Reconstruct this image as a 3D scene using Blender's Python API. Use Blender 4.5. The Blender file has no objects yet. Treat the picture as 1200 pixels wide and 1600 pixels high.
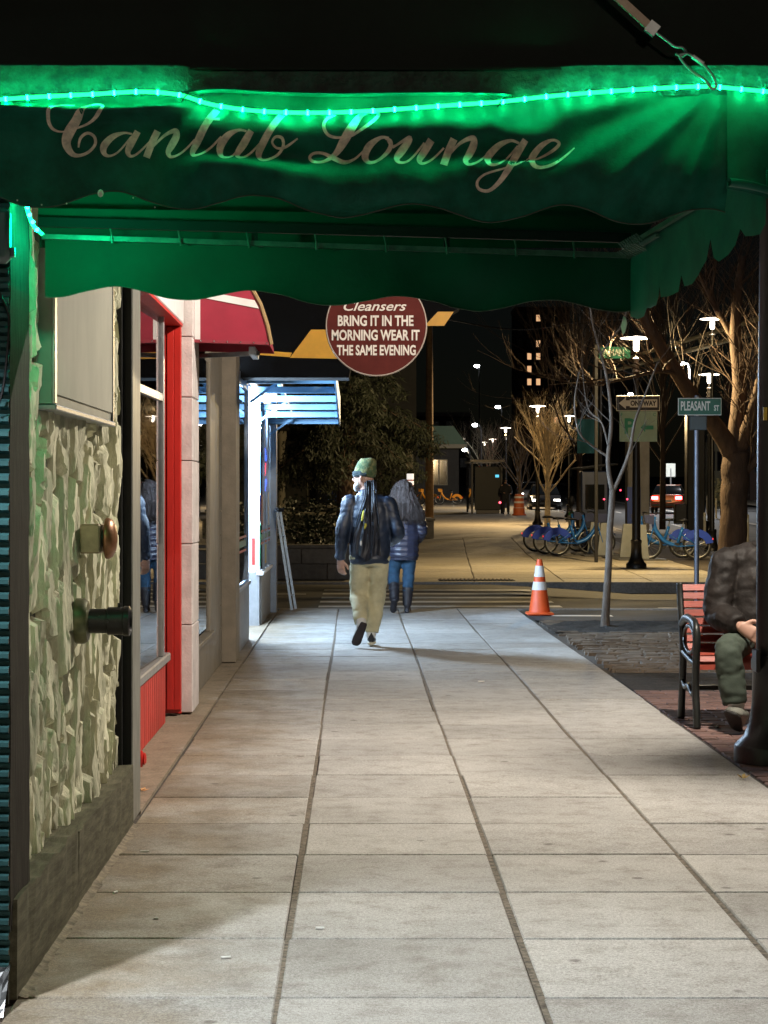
import bpy, bmesh, math, random
from mathutils import Vector, Matrix, noise
R = math.radians
V = Vector
PI = math.pi
random.seed(7)
S = bpy.context.scene
COL = S.collection

# ---------------------------------------------------------------- camera
F, VX, HY, CH = 3150.0, 556.0, 775.0, 1.45      # focal length in photo pixels, vanishing point, eye height
def W(px, py, Y):                                # the point at depth Y that shows at photo pixel px, py
    return V(((px - VX) / F * Y, Y, CH - (py - HY) / F * Y))
def gz(Y):                                       # the street climbs gently beyond the crossing
    return 0.0 if Y < 50 else 0.0115 * (Y - 50)
cam = bpy.data.cameras.new('camera')
cam.sensor_fit = 'VERTICAL'; cam.sensor_height = 36.0
cam.lens = F / 1600 * 36
cam.shift_x = (600 - VX) / 1600
cam.shift_y = -(800 - HY) / 1600
cam.clip_start = 0.1; cam.clip_end = 3000
camo = bpy.data.objects.new('camera', cam); COL.objects.link(camo)
camo.location = (0, 0, CH); camo.rotation_euler = (R(90), 0, 0)
S.camera = camo
cam.dof.use_dof = False

# ---------------------------------------------------------------- night sky, exposure
wd = bpy.data.worlds.new('World'); S.world = wd; wd.use_nodes = True
nt = wd.node_tree; bg = nt.nodes['Background']
sky = nt.nodes.new('ShaderNodeTexSky'); sky.sky_type = 'NISHITA'; sky.sun_disc = False
sky.sun_elevation = R(14); sky.sun_rotation = R(200)
nt.links.new(sky.outputs[0], bg.inputs[0]); bg.inputs[1].default_value = 0.0005
S.view_settings.view_transform = 'Standard'; S.view_settings.look = 'None'
S.view_settings.exposure = 0.0; S.view_settings.gamma = 1.0
S.view_settings.use_curve_mapping = False
S.render.engine = 'CYCLES'
S.cycles.max_bounces = 5; S.cycles.diffuse_bounces = 2; S.cycles.glossy_bounces = 3
S.cycles.transmission_bounces = 4; S.cycles.transparent_max_bounces = 8
S.cycles.sample_clamp_indirect = 4.0; S.cycles.use_denoising = True
S.cycles.caustics_reflective = False; S.cycles.caustics_refractive = False

WARM = (1.0, 0.80, 0.56); WARM2 = (1.0, 0.70, 0.34); WHITE = (0.93, 0.96, 1.0)

# ---------------------------------------------------------------- materials
MATS = {}
def M(name, col, rough=0.6, metal=0.0, var=0.0, vs=4.0, bump=0.0, bs=60.0, spec=0.5, rnd=0.0,
      world=False, stretch=(1, 1, 1), col2=None, coat=0.0, sheen=0.0, thr=(0.35, 0.65), bdist=0.01):
    if name in MATS: return MATS[name]
    m = bpy.data.materials.new(name); m.use_nodes = True; MATS[name] = m
    n = m.node_tree; b = n.nodes['Principled BSDF']; L = n.links.new
    b.inputs['Roughness'].default_value = rough; b.inputs['Metallic'].default_value = metal
    b.inputs['Specular IOR Level'].default_value = spec
    if coat: b.inputs['Coat Weight'].default_value = coat
    if sheen: b.inputs['Sheen Weight'].default_value = sheen
    c = (*col, 1)
    b.inputs['Base Color'].default_value = c
    if var or bump or rnd or col2:
        if world:
            src = n.nodes.new('ShaderNodeNewGeometry').outputs['Position']
        else:
            src = n.nodes.new('ShaderNodeTexCoord').outputs['Object']
        mp = n.nodes.new('ShaderNodeMapping'); mp.inputs['Scale'].default_value = stretch
        L(src, mp.inputs[0]); src = mp.outputs[0]
        out = None
        if var or col2:
            t = n.nodes.new('ShaderNodeTexNoise'); t.inputs['Scale'].default_value = vs
            t.inputs['Detail'].default_value = 6; t.inputs['Roughness'].default_value = 0.65
            L(src, t.inputs['Vector'])
            r = n.nodes.new('ShaderNodeValToRGB')
            r.color_ramp.elements[0].position = thr[0]; r.color_ramp.elements[1].position = thr[1]
            c2 = col2 if col2 else tuple(x * (1 + var) for x in col)
            c1 = col if col2 else tuple(x * (1 - var) for x in col)
            r.color_ramp.elements[0].color = (*c1, 1); r.color_ramp.elements[1].color = (*c2, 1)
            L(t.outputs[0], r.inputs[0]); out = r.outputs[0]
        if rnd:
            oi = n.nodes.new('ShaderNodeObjectInfo')
            mr = n.nodes.new('ShaderNodeMapRange'); mr.inputs[3].default_value = 1 - rnd; mr.inputs[4].default_value = 1 + rnd
            L(oi.outputs['Random'], mr.inputs[0])
            hs = n.nodes.new('ShaderNodeHueSaturation'); hs.inputs['Color'].default_value = c
            if out: L(out, hs.inputs['Color'])
            L(mr.outputs[0], hs.inputs['Value']); out = hs.outputs[0]
        if out: L(out, b.inputs['Base Color'])
        if bump:
            t2 = n.nodes.new('ShaderNodeTexNoise'); t2.inputs['Scale'].default_value = bs
            t2.inputs['Detail'].default_value = 5; L(src, t2.inputs['Vector'])
            bp = n.nodes.new('ShaderNodeBump'); bp.inputs['Strength'].default_value = bump
            bp.inputs['Distance'].default_value = bdist
            L(t2.outputs[0], bp.inputs['Height']); L(bp.outputs[0], b.inputs['Normal'])
    return m
def E(name, col, s, sample=True):
    if name in MATS: return MATS[name]
    m = bpy.data.materials.new(name); m.use_nodes = True; MATS[name] = m
    n = m.node_tree; b = n.nodes['Principled BSDF']
    b.inputs['Base Color'].default_value = (*[min(1, x) * .8 for x in col], 1)
    b.inputs['Emission Color'].default_value = (*col, 1); b.inputs['Emission Strength'].default_value = s
    if not sample: m.cycles.emission_sampling = 'NONE'
    return m
def GLASS(name, tint=(0.9, 0.95, 0.95), alpha=0.25, rough=0.02, spec=0.9):
    if name in MATS: return MATS[name]
    m = bpy.data.materials.new(name); m.use_nodes = True; MATS[name] = m
    n = m.node_tree; b = n.nodes['Principled BSDF']; o = n.nodes['Material Output']
    n.nodes.remove(b)
    tr = n.nodes.new('ShaderNodeBsdfTransparent'); tr.inputs[0].default_value = (*tint, 1)
    gl = n.nodes.new('ShaderNodeBsdfGlossy'); gl.inputs['Roughness'].default_value = rough
    gl.inputs['Color'].default_value = (spec, spec, spec, 1)
    fr = n.nodes.new('ShaderNodeFresnel'); fr.inputs[0].default_value = 1.5
    ad = n.nodes.new('ShaderNodeMath'); ad.operation = 'MULTIPLY_ADD'; ad.use_clamp = True
    ad.inputs[1].default_value = 1.0; ad.inputs[2].default_value = alpha
    n.links.new(fr.outputs[0], ad.inputs[0])
    mx = n.nodes.new('ShaderNodeMixShader')
    n.links.new(ad.outputs[0], mx.inputs[0]); n.links.new(tr.outputs[0], mx.inputs[1]); n.links.new(gl.outputs[0], mx.inputs[2])
    n.links.new(mx.outputs[0], o.inputs[0])
    return m

# ---------------------------------------------------------------- mesh helpers
class MB:
    def __init__(s): s.v = []; s.f = []; s.m = []; s.mi = 0; s.smooth = False
    def add(s, vs, fs):
        k = len(s.v); s.v += [tuple(x) for x in vs]
        for f in fs: s.f.append(tuple(i + k for i in f)); s.m.append(s.mi)
        return s
    def box(s, x0, x1, y0, y1, z0, z1):
        return s.add([(x0,y0,z0),(x1,y0,z0),(x1,y1,z0),(x0,y1,z0),(x0,y0,z1),(x1,y0,z1),(x1,y1,z1),(x0,y1,z1)],
                     [(0,3,2,1),(4,5,6,7),(0,1,5,4),(1,2,6,5),(2,3,7,6),(3,0,4,7)])
    def bbox(s, x0, x1, y0, y1, z0, z1, b=0.004):           # box with chamfered edges
        b = min(b, (x1-x0)*.45, (y1-y0)*.45, (z1-z0)*.45)
        bm = bmesh.new(); bmesh.ops.create_cube(bm, size=1)
        for v in bm.verts:
            v.co = V((x0 if v.co.x < 0 else x1, y0 if v.co.y < 0 else y1, z0 if v.co.z < 0 else z1))
        bmesh.ops.bevel(bm, geom=bm.edges[:], offset=b, segments=1, affect='EDGES')
        bm.verts.index_update()
        s.add([v.co[:] for v in bm.verts], [[v.index for v in f.verts] for f in bm.faces]); bm.free(); return s
    def bar(s, a, b, w, h, up=(0, 0, 1)):                     # box beam from a to b
        a, b = V(a), V(b); t = (b - a).normalized(); up = V(up)
        if abs(t.dot(up)) > .98: up = V((1, 0, 0))
        x = t.cross(up).normalized(); y = x.cross(t)
        q = [(-w/2,-h/2),(w/2,-h/2),(w/2,h/2),(-w/2,h/2)]
        vs = [p + x*i + y*j for p in (a, b) for i, j in q]
        return s.add(vs, [(0,1,2,3),(7,6,5,4),(0,4,5,1),(1,5,6,2),(2,6,7,3),(3,7,4,0)])
    def tube(s, pts, r, n=8, cap=True, side=None):            # r: number, list of numbers or list of (a, b)
        pts = [V(p) for p in pts]; N = len(pts)
        rr = r if isinstance(r, (list, tuple)) else [r] * N
        rr = [q if isinstance(q, (list, tuple)) else (q, q) for q in rr]
        k = len(s.v); prev = V(side) if side is not None else None
        for i, p in enumerate(pts):
            t = pts[min(i+1, N-1)] - pts[max(i-1, 0)]
            t = t.normalized() if t.length > 1e-9 else V((0, 0, 1))
            if prev is None: prev = V((1, 0, 0)) if abs(t.x) < .9 else V((0, 1, 0))
            x = prev - t * prev.dot(t)
            if x.length < 1e-6: x = t.orthogonal()
            x.normalize(); y = t.cross(x)
            if side is None: prev = x
            for j in range(n):
                a = 2 * PI * j / n
                s.v.append(tuple(p + x * (math.cos(a) * rr[i][0]) + y * (math.sin(a) * rr[i][1])))
        for i in range(N - 1):
            for j in range(n):
                s.f.append((k+i*n+j, k+i*n+(j+1) % n, k+(i+1)*n+(j+1) % n, k+(i+1)*n+j)); s.m.append(s.mi)
        if cap:
            s.f.append(tuple(k + j for j in reversed(range(n)))); s.m.append(s.mi)
            s.f.append(tuple(k + (N-1)*n + j for j in range(n))); s.m.append(s.mi)
        return s
    def cyl(s, c, r, h, n=16, axis='z', r2=None):
        d = {'x': V((1,0,0)), 'y': V((0,1,0)), 'z': V((0,0,1))}[axis]
        return s.tube([V(c), V(c) + d * h], [r, r if r2 is None else r2], n)
    def lathe(s, c, prof, n=20, axis='z'):                    # prof: (radius, height) pairs
        d = {'x': V((1,0,0)), 'y': V((0,1,0)), 'z': V((0,0,1))}[axis]
        x = V((1,0,0)) if axis != 'x' else V((0,1,0)); y = d.cross(x); k = len(s.v); c = V(c)
        for r, h in prof:
            for j in range(n):
                a = 2*PI*j/n; s.v.append(tuple(c + d*h + x*(r*math.cos(a)) + y*(r*math.sin(a))))
        for i in range(len(prof)-1):
            for j in range(n):
                s.f.append((k+i*n+j, k+i*n+(j+1) % n, k+(i+1)*n+(j+1) % n, k+(i+1)*n+j)); s.m.append(s.mi)
        s.f.append(tuple(k+j for j in reversed(range(n)))); s.m.append(s.mi)
        s.f.append(tuple(k+(len(prof)-1)*n+j for j in range(n))); s.m.append(s.mi)
        return s
    def torus(s, c, R0, r, axis='y', n=24, m=8, squash=1.0):
        c = V(c); d = {'x': V((1,0,0)), 'y': V((0,1,0)), 'z': V((0,0,1))}[axis]
        x = V((0,0,1)) if axis != 'z' else V((1,0,0)); y = d.cross(x); k = len(s.v)
        for i in range(n):
            a = 2*PI*i/n; e = x*math.cos(a) + y*math.sin(a)
            for j in range(m):
                b = 2*PI*j/m; s.v.append(tuple(c + e*(R0 + r*math.cos(b)) + d*(r*squash*math.sin(b))))
        for i in range(n):
            for j in range(m):
                s.f.append((k+i*m+j, k+((i+1) % n)*m+j, k+((i+1) % n)*m+(j+1) % m, k+i*m+(j+1) % m)); s.m.append(s.mi)
        return s
    def ball(s, c, r, n=12, m=8):
        rx, ry, rz = r if isinstance(r, (tuple, list)) else (r, r, r); c = V(c); k = len(s.v)
        for i in range(1, m):
            t = PI*i/m
            for j in range(n):
                a = 2*PI*j/n; s.v.append((c.x+rx*math.sin(t)*math.cos(a), c.y+ry*math.sin(t)*math.sin(a), c.z-rz*math.cos(t)))
        s.v.append((c.x, c.y, c.z-rz)); s.v.append((c.x, c.y, c.z+rz)); b, tp = len(s.v)-2, len(s.v)-1
        for i in range(m-2):
            for j in range(n):
                s.f.append((k+i*n+j, k+i*n+(j+1) % n, k+(i+1)*n+(j+1) % n, k+(i+1)*n+j)); s.m.append(s.mi)
        for j in range(n):
            s.f.append((b, k+(j+1) % n, k+j)); s.m.append(s.mi)
            s.f.append((tp, k+(m-2)*n+j, k+(m-2)*n+(j+1) % n)); s.m.append(s.mi)
        return s
    def prism(s, poly, d, depth):                             # poly: 3D points of one face, pushed by depth along d
        d = V(d).normalized() * depth; n = len(poly); a = [V(p) for p in poly]
        return s.add(a + [p + d for p in a], [tuple(range(n)), tuple(range(2*n-1, n-1, -1))] +
                     [(i, i+n, (i+1) % n + n, (i+1) % n) for i in range(n)])
    def grid(s, fn, nu, nv):                                  # fn(u, v) -> point, u, v in 0..1
        k = len(s.v)
        for j in range(nv+1):
            for i in range(nu+1): s.v.append(tuple(fn(i/nu, j/nv)))
        for j in range(nv):
            for i in range(nu):
                a = k + j*(nu+1) + i; s.f.append((a, a+1, a+nu+2, a+nu+1)); s.m.append(s.mi)
        return s
    def mesh(s, name, mats, smooth=False, fix=True):
        me = bpy.data.meshes.new(name); me.from_pydata(s.v, [], s.f)
        for m in (mats if isinstance(mats, (list, tuple)) else [mats]): me.materials.append(m)
        if any(s.m): me.polygons.foreach_set('material_index', s.m)
        if fix:
            bm = bmesh.new(); bm.from_mesh(me); bmesh.ops.recalc_face_normals(bm, faces=bm.faces); bm.to_mesh(me); bm.free()
        if smooth:
            me.polygons.foreach_set('use_smooth', [True]*len(me.polygons))
            if smooth != 'all': me.set_sharp_from_angle(angle=R(40))
        me.update(); return me

ORG = {}
def link(name, data, parent=None):
    o = bpy.data.objects.new(name, data); COL.objects.link(o)
    if parent is not None: o.parent = parent
    return o
def tag(o, label=None, cat=None, group=None, kind=None):
    if label: o['label'] = label
    if cat: o['category'] = cat
    if group: o['group'] = group
    if kind: o['kind'] = kind
    return o
def thing(name, loc, label=None, cat=None, group=None, kind=None):
    o = link(name, None); o.location = loc; o.empty_display_size = .1; ORG[o.name] = V(loc)
    return tag(o, label, cat, group, kind)
def part(name, mb, mat, parent=None, smooth=False, fix=True):
    """One mesh object. Coordinates are world coordinates; they are made relative to the parent's base."""
    me = mb.mesh(name, mat, smooth, fix) if isinstance(mb, MB) else mb
    o = link(name, me, parent)
    if parent is not None:
        off = ORG.get(parent.name, V((0, 0, 0)))
        if off.length: me.transform(Matrix.Translation(-off))
        ORG[o.name] = off
    return o
def solo(name, mb, mat, loc, label, cat, group=None, kind=None, smooth=False, fix=True):
    """A thing that is one mesh, its origin at loc."""
    me = mb.mesh(name, mat, smooth, fix); me.transform(Matrix.Translation(-V(loc)))
    o = link(name, me); o.location = loc; ORG[o.name] = V(loc)
    return tag(o, label, cat, group, kind)
def struct(name, mb, mat, smooth=False, fix=True, kind='structure'):
    o = link(name, mb.mesh(name, mat, smooth, fix)); o['kind'] = kind; ORG[o.name] = V((0, 0, 0)); return o
KIDS = {}
def copy_tree(o, parent=None, loc=None, rz=None, label=None):
    c = o.copy(); COL.objects.link(c); c.parent = parent
    if loc is not None: c.location = loc; ORG[c.name] = V(loc)
    if rz is not None: c.rotation_euler = (0, 0, rz)
    if label: c['label'] = label
    for ch in list(o.children):
        if ch is not c: copy_tree(ch, c)
    return c
def lamp(name, loc, power, col, radius=0.1, spot=None, rot=None, blend=.6):
    l = bpy.data.lights.new(name, 'SPOT' if spot else 'POINT'); l.energy = power; l.color = col; l.shadow_soft_size = radius
    if spot: l.spot_size = R(spot); l.spot_blend = blend
    o = bpy.data.objects.new(name, l); COL.objects.link(o); o.location = loc
    if rot: o.rotation_euler = rot
    return o
def text(body, size, origin, mat, parent, name='lettering', rot=(R(90), 0, 0), align='CENTER', sx=1.0, bold=0.0, shear=0.0, ext=.001, space=1.0):
    cu = bpy.data.curves.new('lettering', 'FONT'); cu.body = body; cu.size = size; cu.align_x = align; cu.align_y = 'CENTER'
    cu.offset = bold; cu.shear = shear; cu.extrude = ext; cu.resolution_u = 3; cu.space_character = space
    t = bpy.data.objects.new('lettering_tmp', cu); COL.objects.link(t)
    dg = bpy.context.evaluated_depsgraph_get(); dg.update()
    me = bpy.data.meshes.new_from_object(t.evaluated_get(dg)); bpy.data.objects.remove(t); bpy.data.curves.remove(cu)
    me.transform(Matrix.Diagonal((sx, 1, 1, 1)))
    from mathutils import Euler
    me.transform(Matrix.Translation(V(origin)) @ Euler(rot).to_matrix().to_4x4())
    me.materials.clear(); me.materials.append(mat); me.name = name
    return part(name, me, mat, parent)
def catmull(P, n=6):
    P = [V(p) for p in P]; out = []
    for i in range(len(P)-1):
        a, b, c, d = P[max(i-1, 0)], P[i], P[i+1], P[min(i+2, len(P)-1)]
        for k in range(n):
            t = k/n
            out.append(.5*((2*b) + (c-a)*t + (2*a-5*b+4*c-d)*t*t + (3*b-a-3*c+d)*t*t*t))
    out.append(P[-1]); return out
def sm(a, b, x):
    t = max(0, min(1, (x-a)/(b-a))); return t*t*(3-2*t)
def nz(x, y, z=0.0, s=1.0): return noise.noise(V((x*s, y*s, z*s)))

# ---------------------------------------------------------------- shared materials
m_black = M('black_paint', (.012, .012, .013), .38, .3, bump=.15, bs=90)
m_dark = M('dark_metal', (.03, .03, .032), .5, .4, var=.2)
m_galv = M('galvanised_metal', (.28, .30, .32), .42, .8, var=.2, vs=12)
m_alu = M('aluminium', (.45, .46, .46), .35, .85, var=.1, vs=20)
m_white = M('white_paint', (.72, .70, .68), .5, var=.08, vs=6)
m_rubber = M('rubber', (.012, .012, .012), .8)
m_chrome = M('chrome', (.6, .6, .6), .2, 1.0)
m_dkglass = M('dark_glass', (.01, .012, .014), .05, 0, spec=.8)
# ================================================================ GROUND
def concrete(name, c1, c2, world=True, rnd=.15, speck=220, rough=.75, grime_shade=False):
    m = bpy.data.materials.new(name); m.use_nodes = True; n = m.node_tree; L = n.links.new
    b = n.nodes['Principled BSDF']; b.inputs['Roughness'].default_value = rough; b.inputs['Specular IOR Level'].default_value = .35
    src = n.nodes.new('ShaderNodeNewGeometry').outputs['Position']
    def nse(s, d, r=.6):
        t = n.nodes.new('ShaderNodeTexNoise'); t.inputs['Scale'].default_value = s; t.inputs['Detail'].default_value = d
        t.inputs['Roughness'].default_value = r; L(src, t.inputs['Vector']); return t.outputs[0]
    def ramp(x, p0, p1, a, c):
        r = n.nodes.new('ShaderNodeValToRGB'); r.color_ramp.elements[0].position = p0; r.color_ramp.elements[1].position = p1
        r.color_ramp.elements[0].color = (*a, 1); r.color_ramp.elements[1].color = (*c, 1); L(x, r.inputs[0]); return r.outputs[0]
    def mul(a, c, f=1.0):
        x = n.nodes.new('ShaderNodeMix'); x.data_type = 'RGBA'; x.blend_type = 'MULTIPLY'; x.inputs[0].default_value = f
        L(a, x.inputs[6]); L(c, x.inputs[7]); return x.outputs[2]
    def n_add(x, k):
        a = n.nodes.new('ShaderNodeMath'); a.operation = 'ADD'; a.inputs[1].default_value = k; L(x, a.inputs[0]); return a.outputs[0]
    base = ramp(nse(1.3, 6, .6), .3, .7, c1, c2)
    base = mul(base, ramp(nse(speck, 2, .7), .33, .60, (.62, .61, .60), (1.12, 1.12, 1.12)))
    base = mul(base, ramp(nse(speck*.36, 3, .75), .36, .62, (.74, .73, .72), (1.10, 1.10, 1.10)))
    base = mul(base, ramp(nse(7, 5, .7), .30, .52, (.70, .67, .64), (1, 1, 1)))
    v = n.nodes.new('ShaderNodeTexVoronoi'); v.inputs['Scale'].default_value = 3.1; L(src, v.inputs['Vector'])
    base = mul(base, ramp(v.outputs['Distance'], .05, .085, (.50, .48, .47), (1, 1, 1)))
    if grime_shade:                                            # brown tint by the walls: shade beyond the doorway light painted in, plus dirt
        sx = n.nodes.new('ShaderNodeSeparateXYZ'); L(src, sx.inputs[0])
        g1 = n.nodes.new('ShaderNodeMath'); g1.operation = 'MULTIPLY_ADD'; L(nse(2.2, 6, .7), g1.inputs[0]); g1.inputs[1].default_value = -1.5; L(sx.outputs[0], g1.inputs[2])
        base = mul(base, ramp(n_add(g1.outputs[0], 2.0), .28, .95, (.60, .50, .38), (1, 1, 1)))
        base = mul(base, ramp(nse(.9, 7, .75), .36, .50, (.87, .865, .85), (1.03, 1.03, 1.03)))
    oi = n.nodes.new('ShaderNodeObjectInfo'); mr = n.nodes.new('ShaderNodeMapRange')
    mr.inputs[3].default_value = 1 - rnd; mr.inputs[4].default_value = 1 + rnd; L(oi.outputs['Random'], mr.inputs[0])
    hs = n.nodes.new('ShaderNodeHueSaturation'); L(base, hs.inputs['Color']); L(mr.outputs[0], hs.inputs['Value'])
    L(hs.outputs[0], b.inputs['Base Color'])
    bp = n.nodes.new('ShaderNodeBump'); bp.inputs['Strength'].default_value = .35; bp.inputs['Distance'].default_value = .004
    L(nse(160, 3, .7), bp.inputs['Height']); L(bp.outputs[0], b.inputs['Normal'])
    return m
m_conc = concrete('sidewalk_concrete', (.40, .39, .37), (.52, .51, .485), grime_shade=True)
m_conc2 = concrete('far_concrete', (.34, .31, .25), (.45, .41, .34), speck=60)
m_mortar = M('joint_dirt', (.075, .062, .05), .9, var=.4, vs=30, world=True, bump=.4, bs=120)
m_asph = M('asphalt', (.05, .05, .05), .8, var=.3, vs=2.5, world=True, bump=.4, bs=180)
m_asph_d = M('asphalt_far', (.055, .055, .056), .75, var=.25, vs=.8, world=True, bump=.2, bs=60)
m_paint = M('road_paint', (.62, .60, .55), .6, var=.25, vs=5, world=True)
m_soil = M('soil', (.03, .025, .02), .95, var=.5, vs=9, world=True, bump=.9, bs=40, bdist=.03)
m_gran = M('granite', (.22, .21, .20), .7, var=.25, vs=30, world=True, bump=.2, bs=90)

def sheet(x0, x1, ys, zoff, nx=1):
    """Strip that follows the climb of the street; x0, x1 may be functions of Y."""
    mb = MB(); f0 = x0 if callable(x0) else (lambda y: x0); f1 = x1 if callable(x1) else (lambda y: x1)
    for y in ys:
        for i in range(nx+1):
            a = f0(y) + (f1(y)-f0(y))*i/nx
            mb.v.append((a, y, gz(y) + (zoff(a, y) if callable(zoff) else zoff)))
    w = nx+1
    for j in range(len(ys)-1):
        for i in range(nx):
            mb.f.append((j*w+i, j*w+i+1, (j+1)*w+i+1, (j+1)*w+i)); mb.m.append(0)
    return mb
YS = [-60, 0, 20, 26.1, 34, 50, 80, 130, 250, 500, 1200]
struct('ground', sheet(-500, 700, YS, -.32), M('dark_earth', (.03, .03, .026), .95, var=.3, vs=.5, world=True))
xk = lambda y: 8.3 + .043*(y-45)                       # the kerb line of the avenue
struct('avenue_road', sheet(xk, lambda y: xk(y)+13.0, YS, -.13), m_asph_d)
struct('opposite_sidewalk', sheet(lambda y: xk(y)+13.0, lambda y: xk(y)+19, YS, .0), m_conc2)
mb = MB()
for y0, y1 in ((-60, 24), (35.5, 50), (50, 400)):
    mb.bar((xk(y0)-.08, y0, gz(y0)-.06), (xk(y1)-.08, y1, gz(y1)-.06), .16, .14)
struct('avenue_kerb', mb, m_gran)
mb = MB()
for k, off in enumerate((3.2, 6.4, 6.6, 9.8)):
    y = 36
    while y < 260:
        l = 60 if k in (1, 2) else 3.0
        a = xk(y)+off; b = xk(y+l)+off; w = .06
        mb.add([(a-w, y, gz(y)-.124), (a+w, y, gz(y)-.124), (b+w, y+l, gz(y+l)-.124), (b-w, y+l, gz(y+l)-.124)], [(0, 1, 2, 3)])
        y += l if k in (1, 2) else 9
struct('lane_markings', mb, m_paint)

# --- near sidewalk: square concrete slabs, four across
XE = [-.985, -.22, .538, 1.298, 2.06]
struct('sidewalk_bed', sheet(-1.6, 2.075, [-60, 4.2, 10, 20, 26.0], -.013), m_mortar)
m_grit = M('joint_grit', (.15, .125, .095), .95, var=.6, vs=40, world=True, bump=.6, bs=150)
for xj in XE[1:4]: struct('joint_fill', MB().box(xj-.012, xj+.012, 4.3, 25.5, -.012, -.0045), m_grit)
side = thing('sidewalk', (0, 0, 0), kind='structure')
slab_me = []
for c in range(4):
    w = XE[c+1]-XE[c]; vs_ = []
    for k in range(3):
        g = .0075 + .0015*k; d0 = .0052 + .0014*k
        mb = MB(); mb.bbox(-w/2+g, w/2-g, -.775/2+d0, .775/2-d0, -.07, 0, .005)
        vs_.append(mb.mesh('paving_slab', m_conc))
    slab_me.append(vs_)
y = 5.83 - .775*2; r_ = 0
while y < 25.6:
    for c in range(4):
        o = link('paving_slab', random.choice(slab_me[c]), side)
        o.location = ((XE[c]+XE[c+1])/2 + random.uniform(-.002, .002) + .006*math.sin(y*.7+c), y+.3875, random.uniform(-.002, .002))
        o.rotation_euler = (random.uniform(-.0016, .0016), random.uniform(-.0014, .0014), random.uniform(-.0015, .0015))
    y += .775; r_ += 1
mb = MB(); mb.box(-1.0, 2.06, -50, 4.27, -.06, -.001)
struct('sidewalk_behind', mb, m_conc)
mb = MB(); mb.bbox(-1.2, 6.6, y+.0, y+.17, -.12, -.002, .012)
struct('corner_kerb', mb, m_gran)

# --- brick strip along the kerb
m_brick = M('red_brick', (.165, .095, .08), .8, var=.25, vs=14, bump=.3, bs=120, rnd=.28)
m_sett = M('brown_setts', (.135, .10, .070), .85, var=.35, vs=6, world=True, bump=.5, bs=60)
mb = MB()
mb.add([(2.062, -50, -.03), (7.2, -50, -.03), (7.2, 26, -.03), (2.062, 26, -.03)], [(0, 1, 2, 3)])
struct('paved_strip', mb, m_mortar)
strip = thing('brick_paving', (0, 0, 0), kind='structure')
bme = []
for k in range(3):
    mb = MB(); mb.bbox(-.098+.001*k, .098-.001*k, -.0475, .0475, -.055, 0, .006); bme.append(mb.mesh('brick', m_brick))
rest = MB(); nb = 0
row = 0; y = 8.6
while y < 15.0:
    x = 2.17 + (.1 if row % 2 else 0)
    if row % 2: rest.box(2.071, 2.165, y-.047, y+.047, -.055, -.001)
    while x < 5.0:
        if x - .12 < .2044*y and nb < 285:
            o = link('brick', random.choice(bme), strip); nb += 1
            o.location = (x, y, random.uniform(-.005, .003)); o.rotation_euler = (random.uniform(-.02, .02), random.uniform(-.012, .012), random.uniform(-.01, .01))
        else:
            rest.box(x-.098, x+.098, y-.047, y+.047, -.055, random.uniform(-.005, .002))
        x += .2
    y += .1; row += 1
o = part('brick_field', rest, m_brick, strip); o['kind'] = 'stuff'
rest = MB(); y = 16.6; row = 0
while y < 25.4:
    x = 2.12 + random.uniform(0, .1); d = random.uniform(.09, .13)
    while x < 6.4:
        w = random.uniform(.14, .3)
        if not (2.3 < x+w/2 < 4.05 and 21.5 < y < 23.5) and not y > 23.6:
            z = random.uniform(-.008, .003)
            rest.add([(x, y, -.05), (x+w-.012, y, -.05), (x+w-.012, y+d-.012, -.05), (x, y+d-.012, -.05),
                      (x+.008, y+.008, z), (x+w-.02, y+.008, z+random.uniform(-.006, .006)), (x+w-.02, y+d-.02, z), (x+.008, y+d-.02, z)],
                     [(4, 5, 6, 7), (0, 1, 5, 4), (1, 2, 6, 5), (2, 3, 7, 6), (3, 0, 4, 7)])
        x += w
    y += d; row += 1
o = part('sett_field', rest, m_sett, strip); o['kind'] = 'stuff'
def lumpy(x0, x1, y0, y1, z, a, n=24):
    mb = MB(); mb.grid(lambda u, v: (x0+(x1-x0)*u, y0+(y1-y0)*v, z + a*nz(u*9+x0, v*9+y0, 3) * min(1, 8*min(u, 1-u, v, 1-v))), n, n); return mb
struct('soil_patch', lumpy(2.08, 6.0, 15.0, 16.6, -.006, .035), m_soil, smooth='all')
struct('tree_pit', lumpy(2.12, 4.05, 21.5, 23.5, -.004, .05), m_soil, smooth='all')
mb = MB(); mb.add([(2.09, 23.6, -.004), (6.6, 23.6, -.004), (6.6, 25.7, -.004), (2.09, 25.7, -.004)], [(0, 1, 2, 3)])
struct('asphalt_patch', mb, m_asph)

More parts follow.
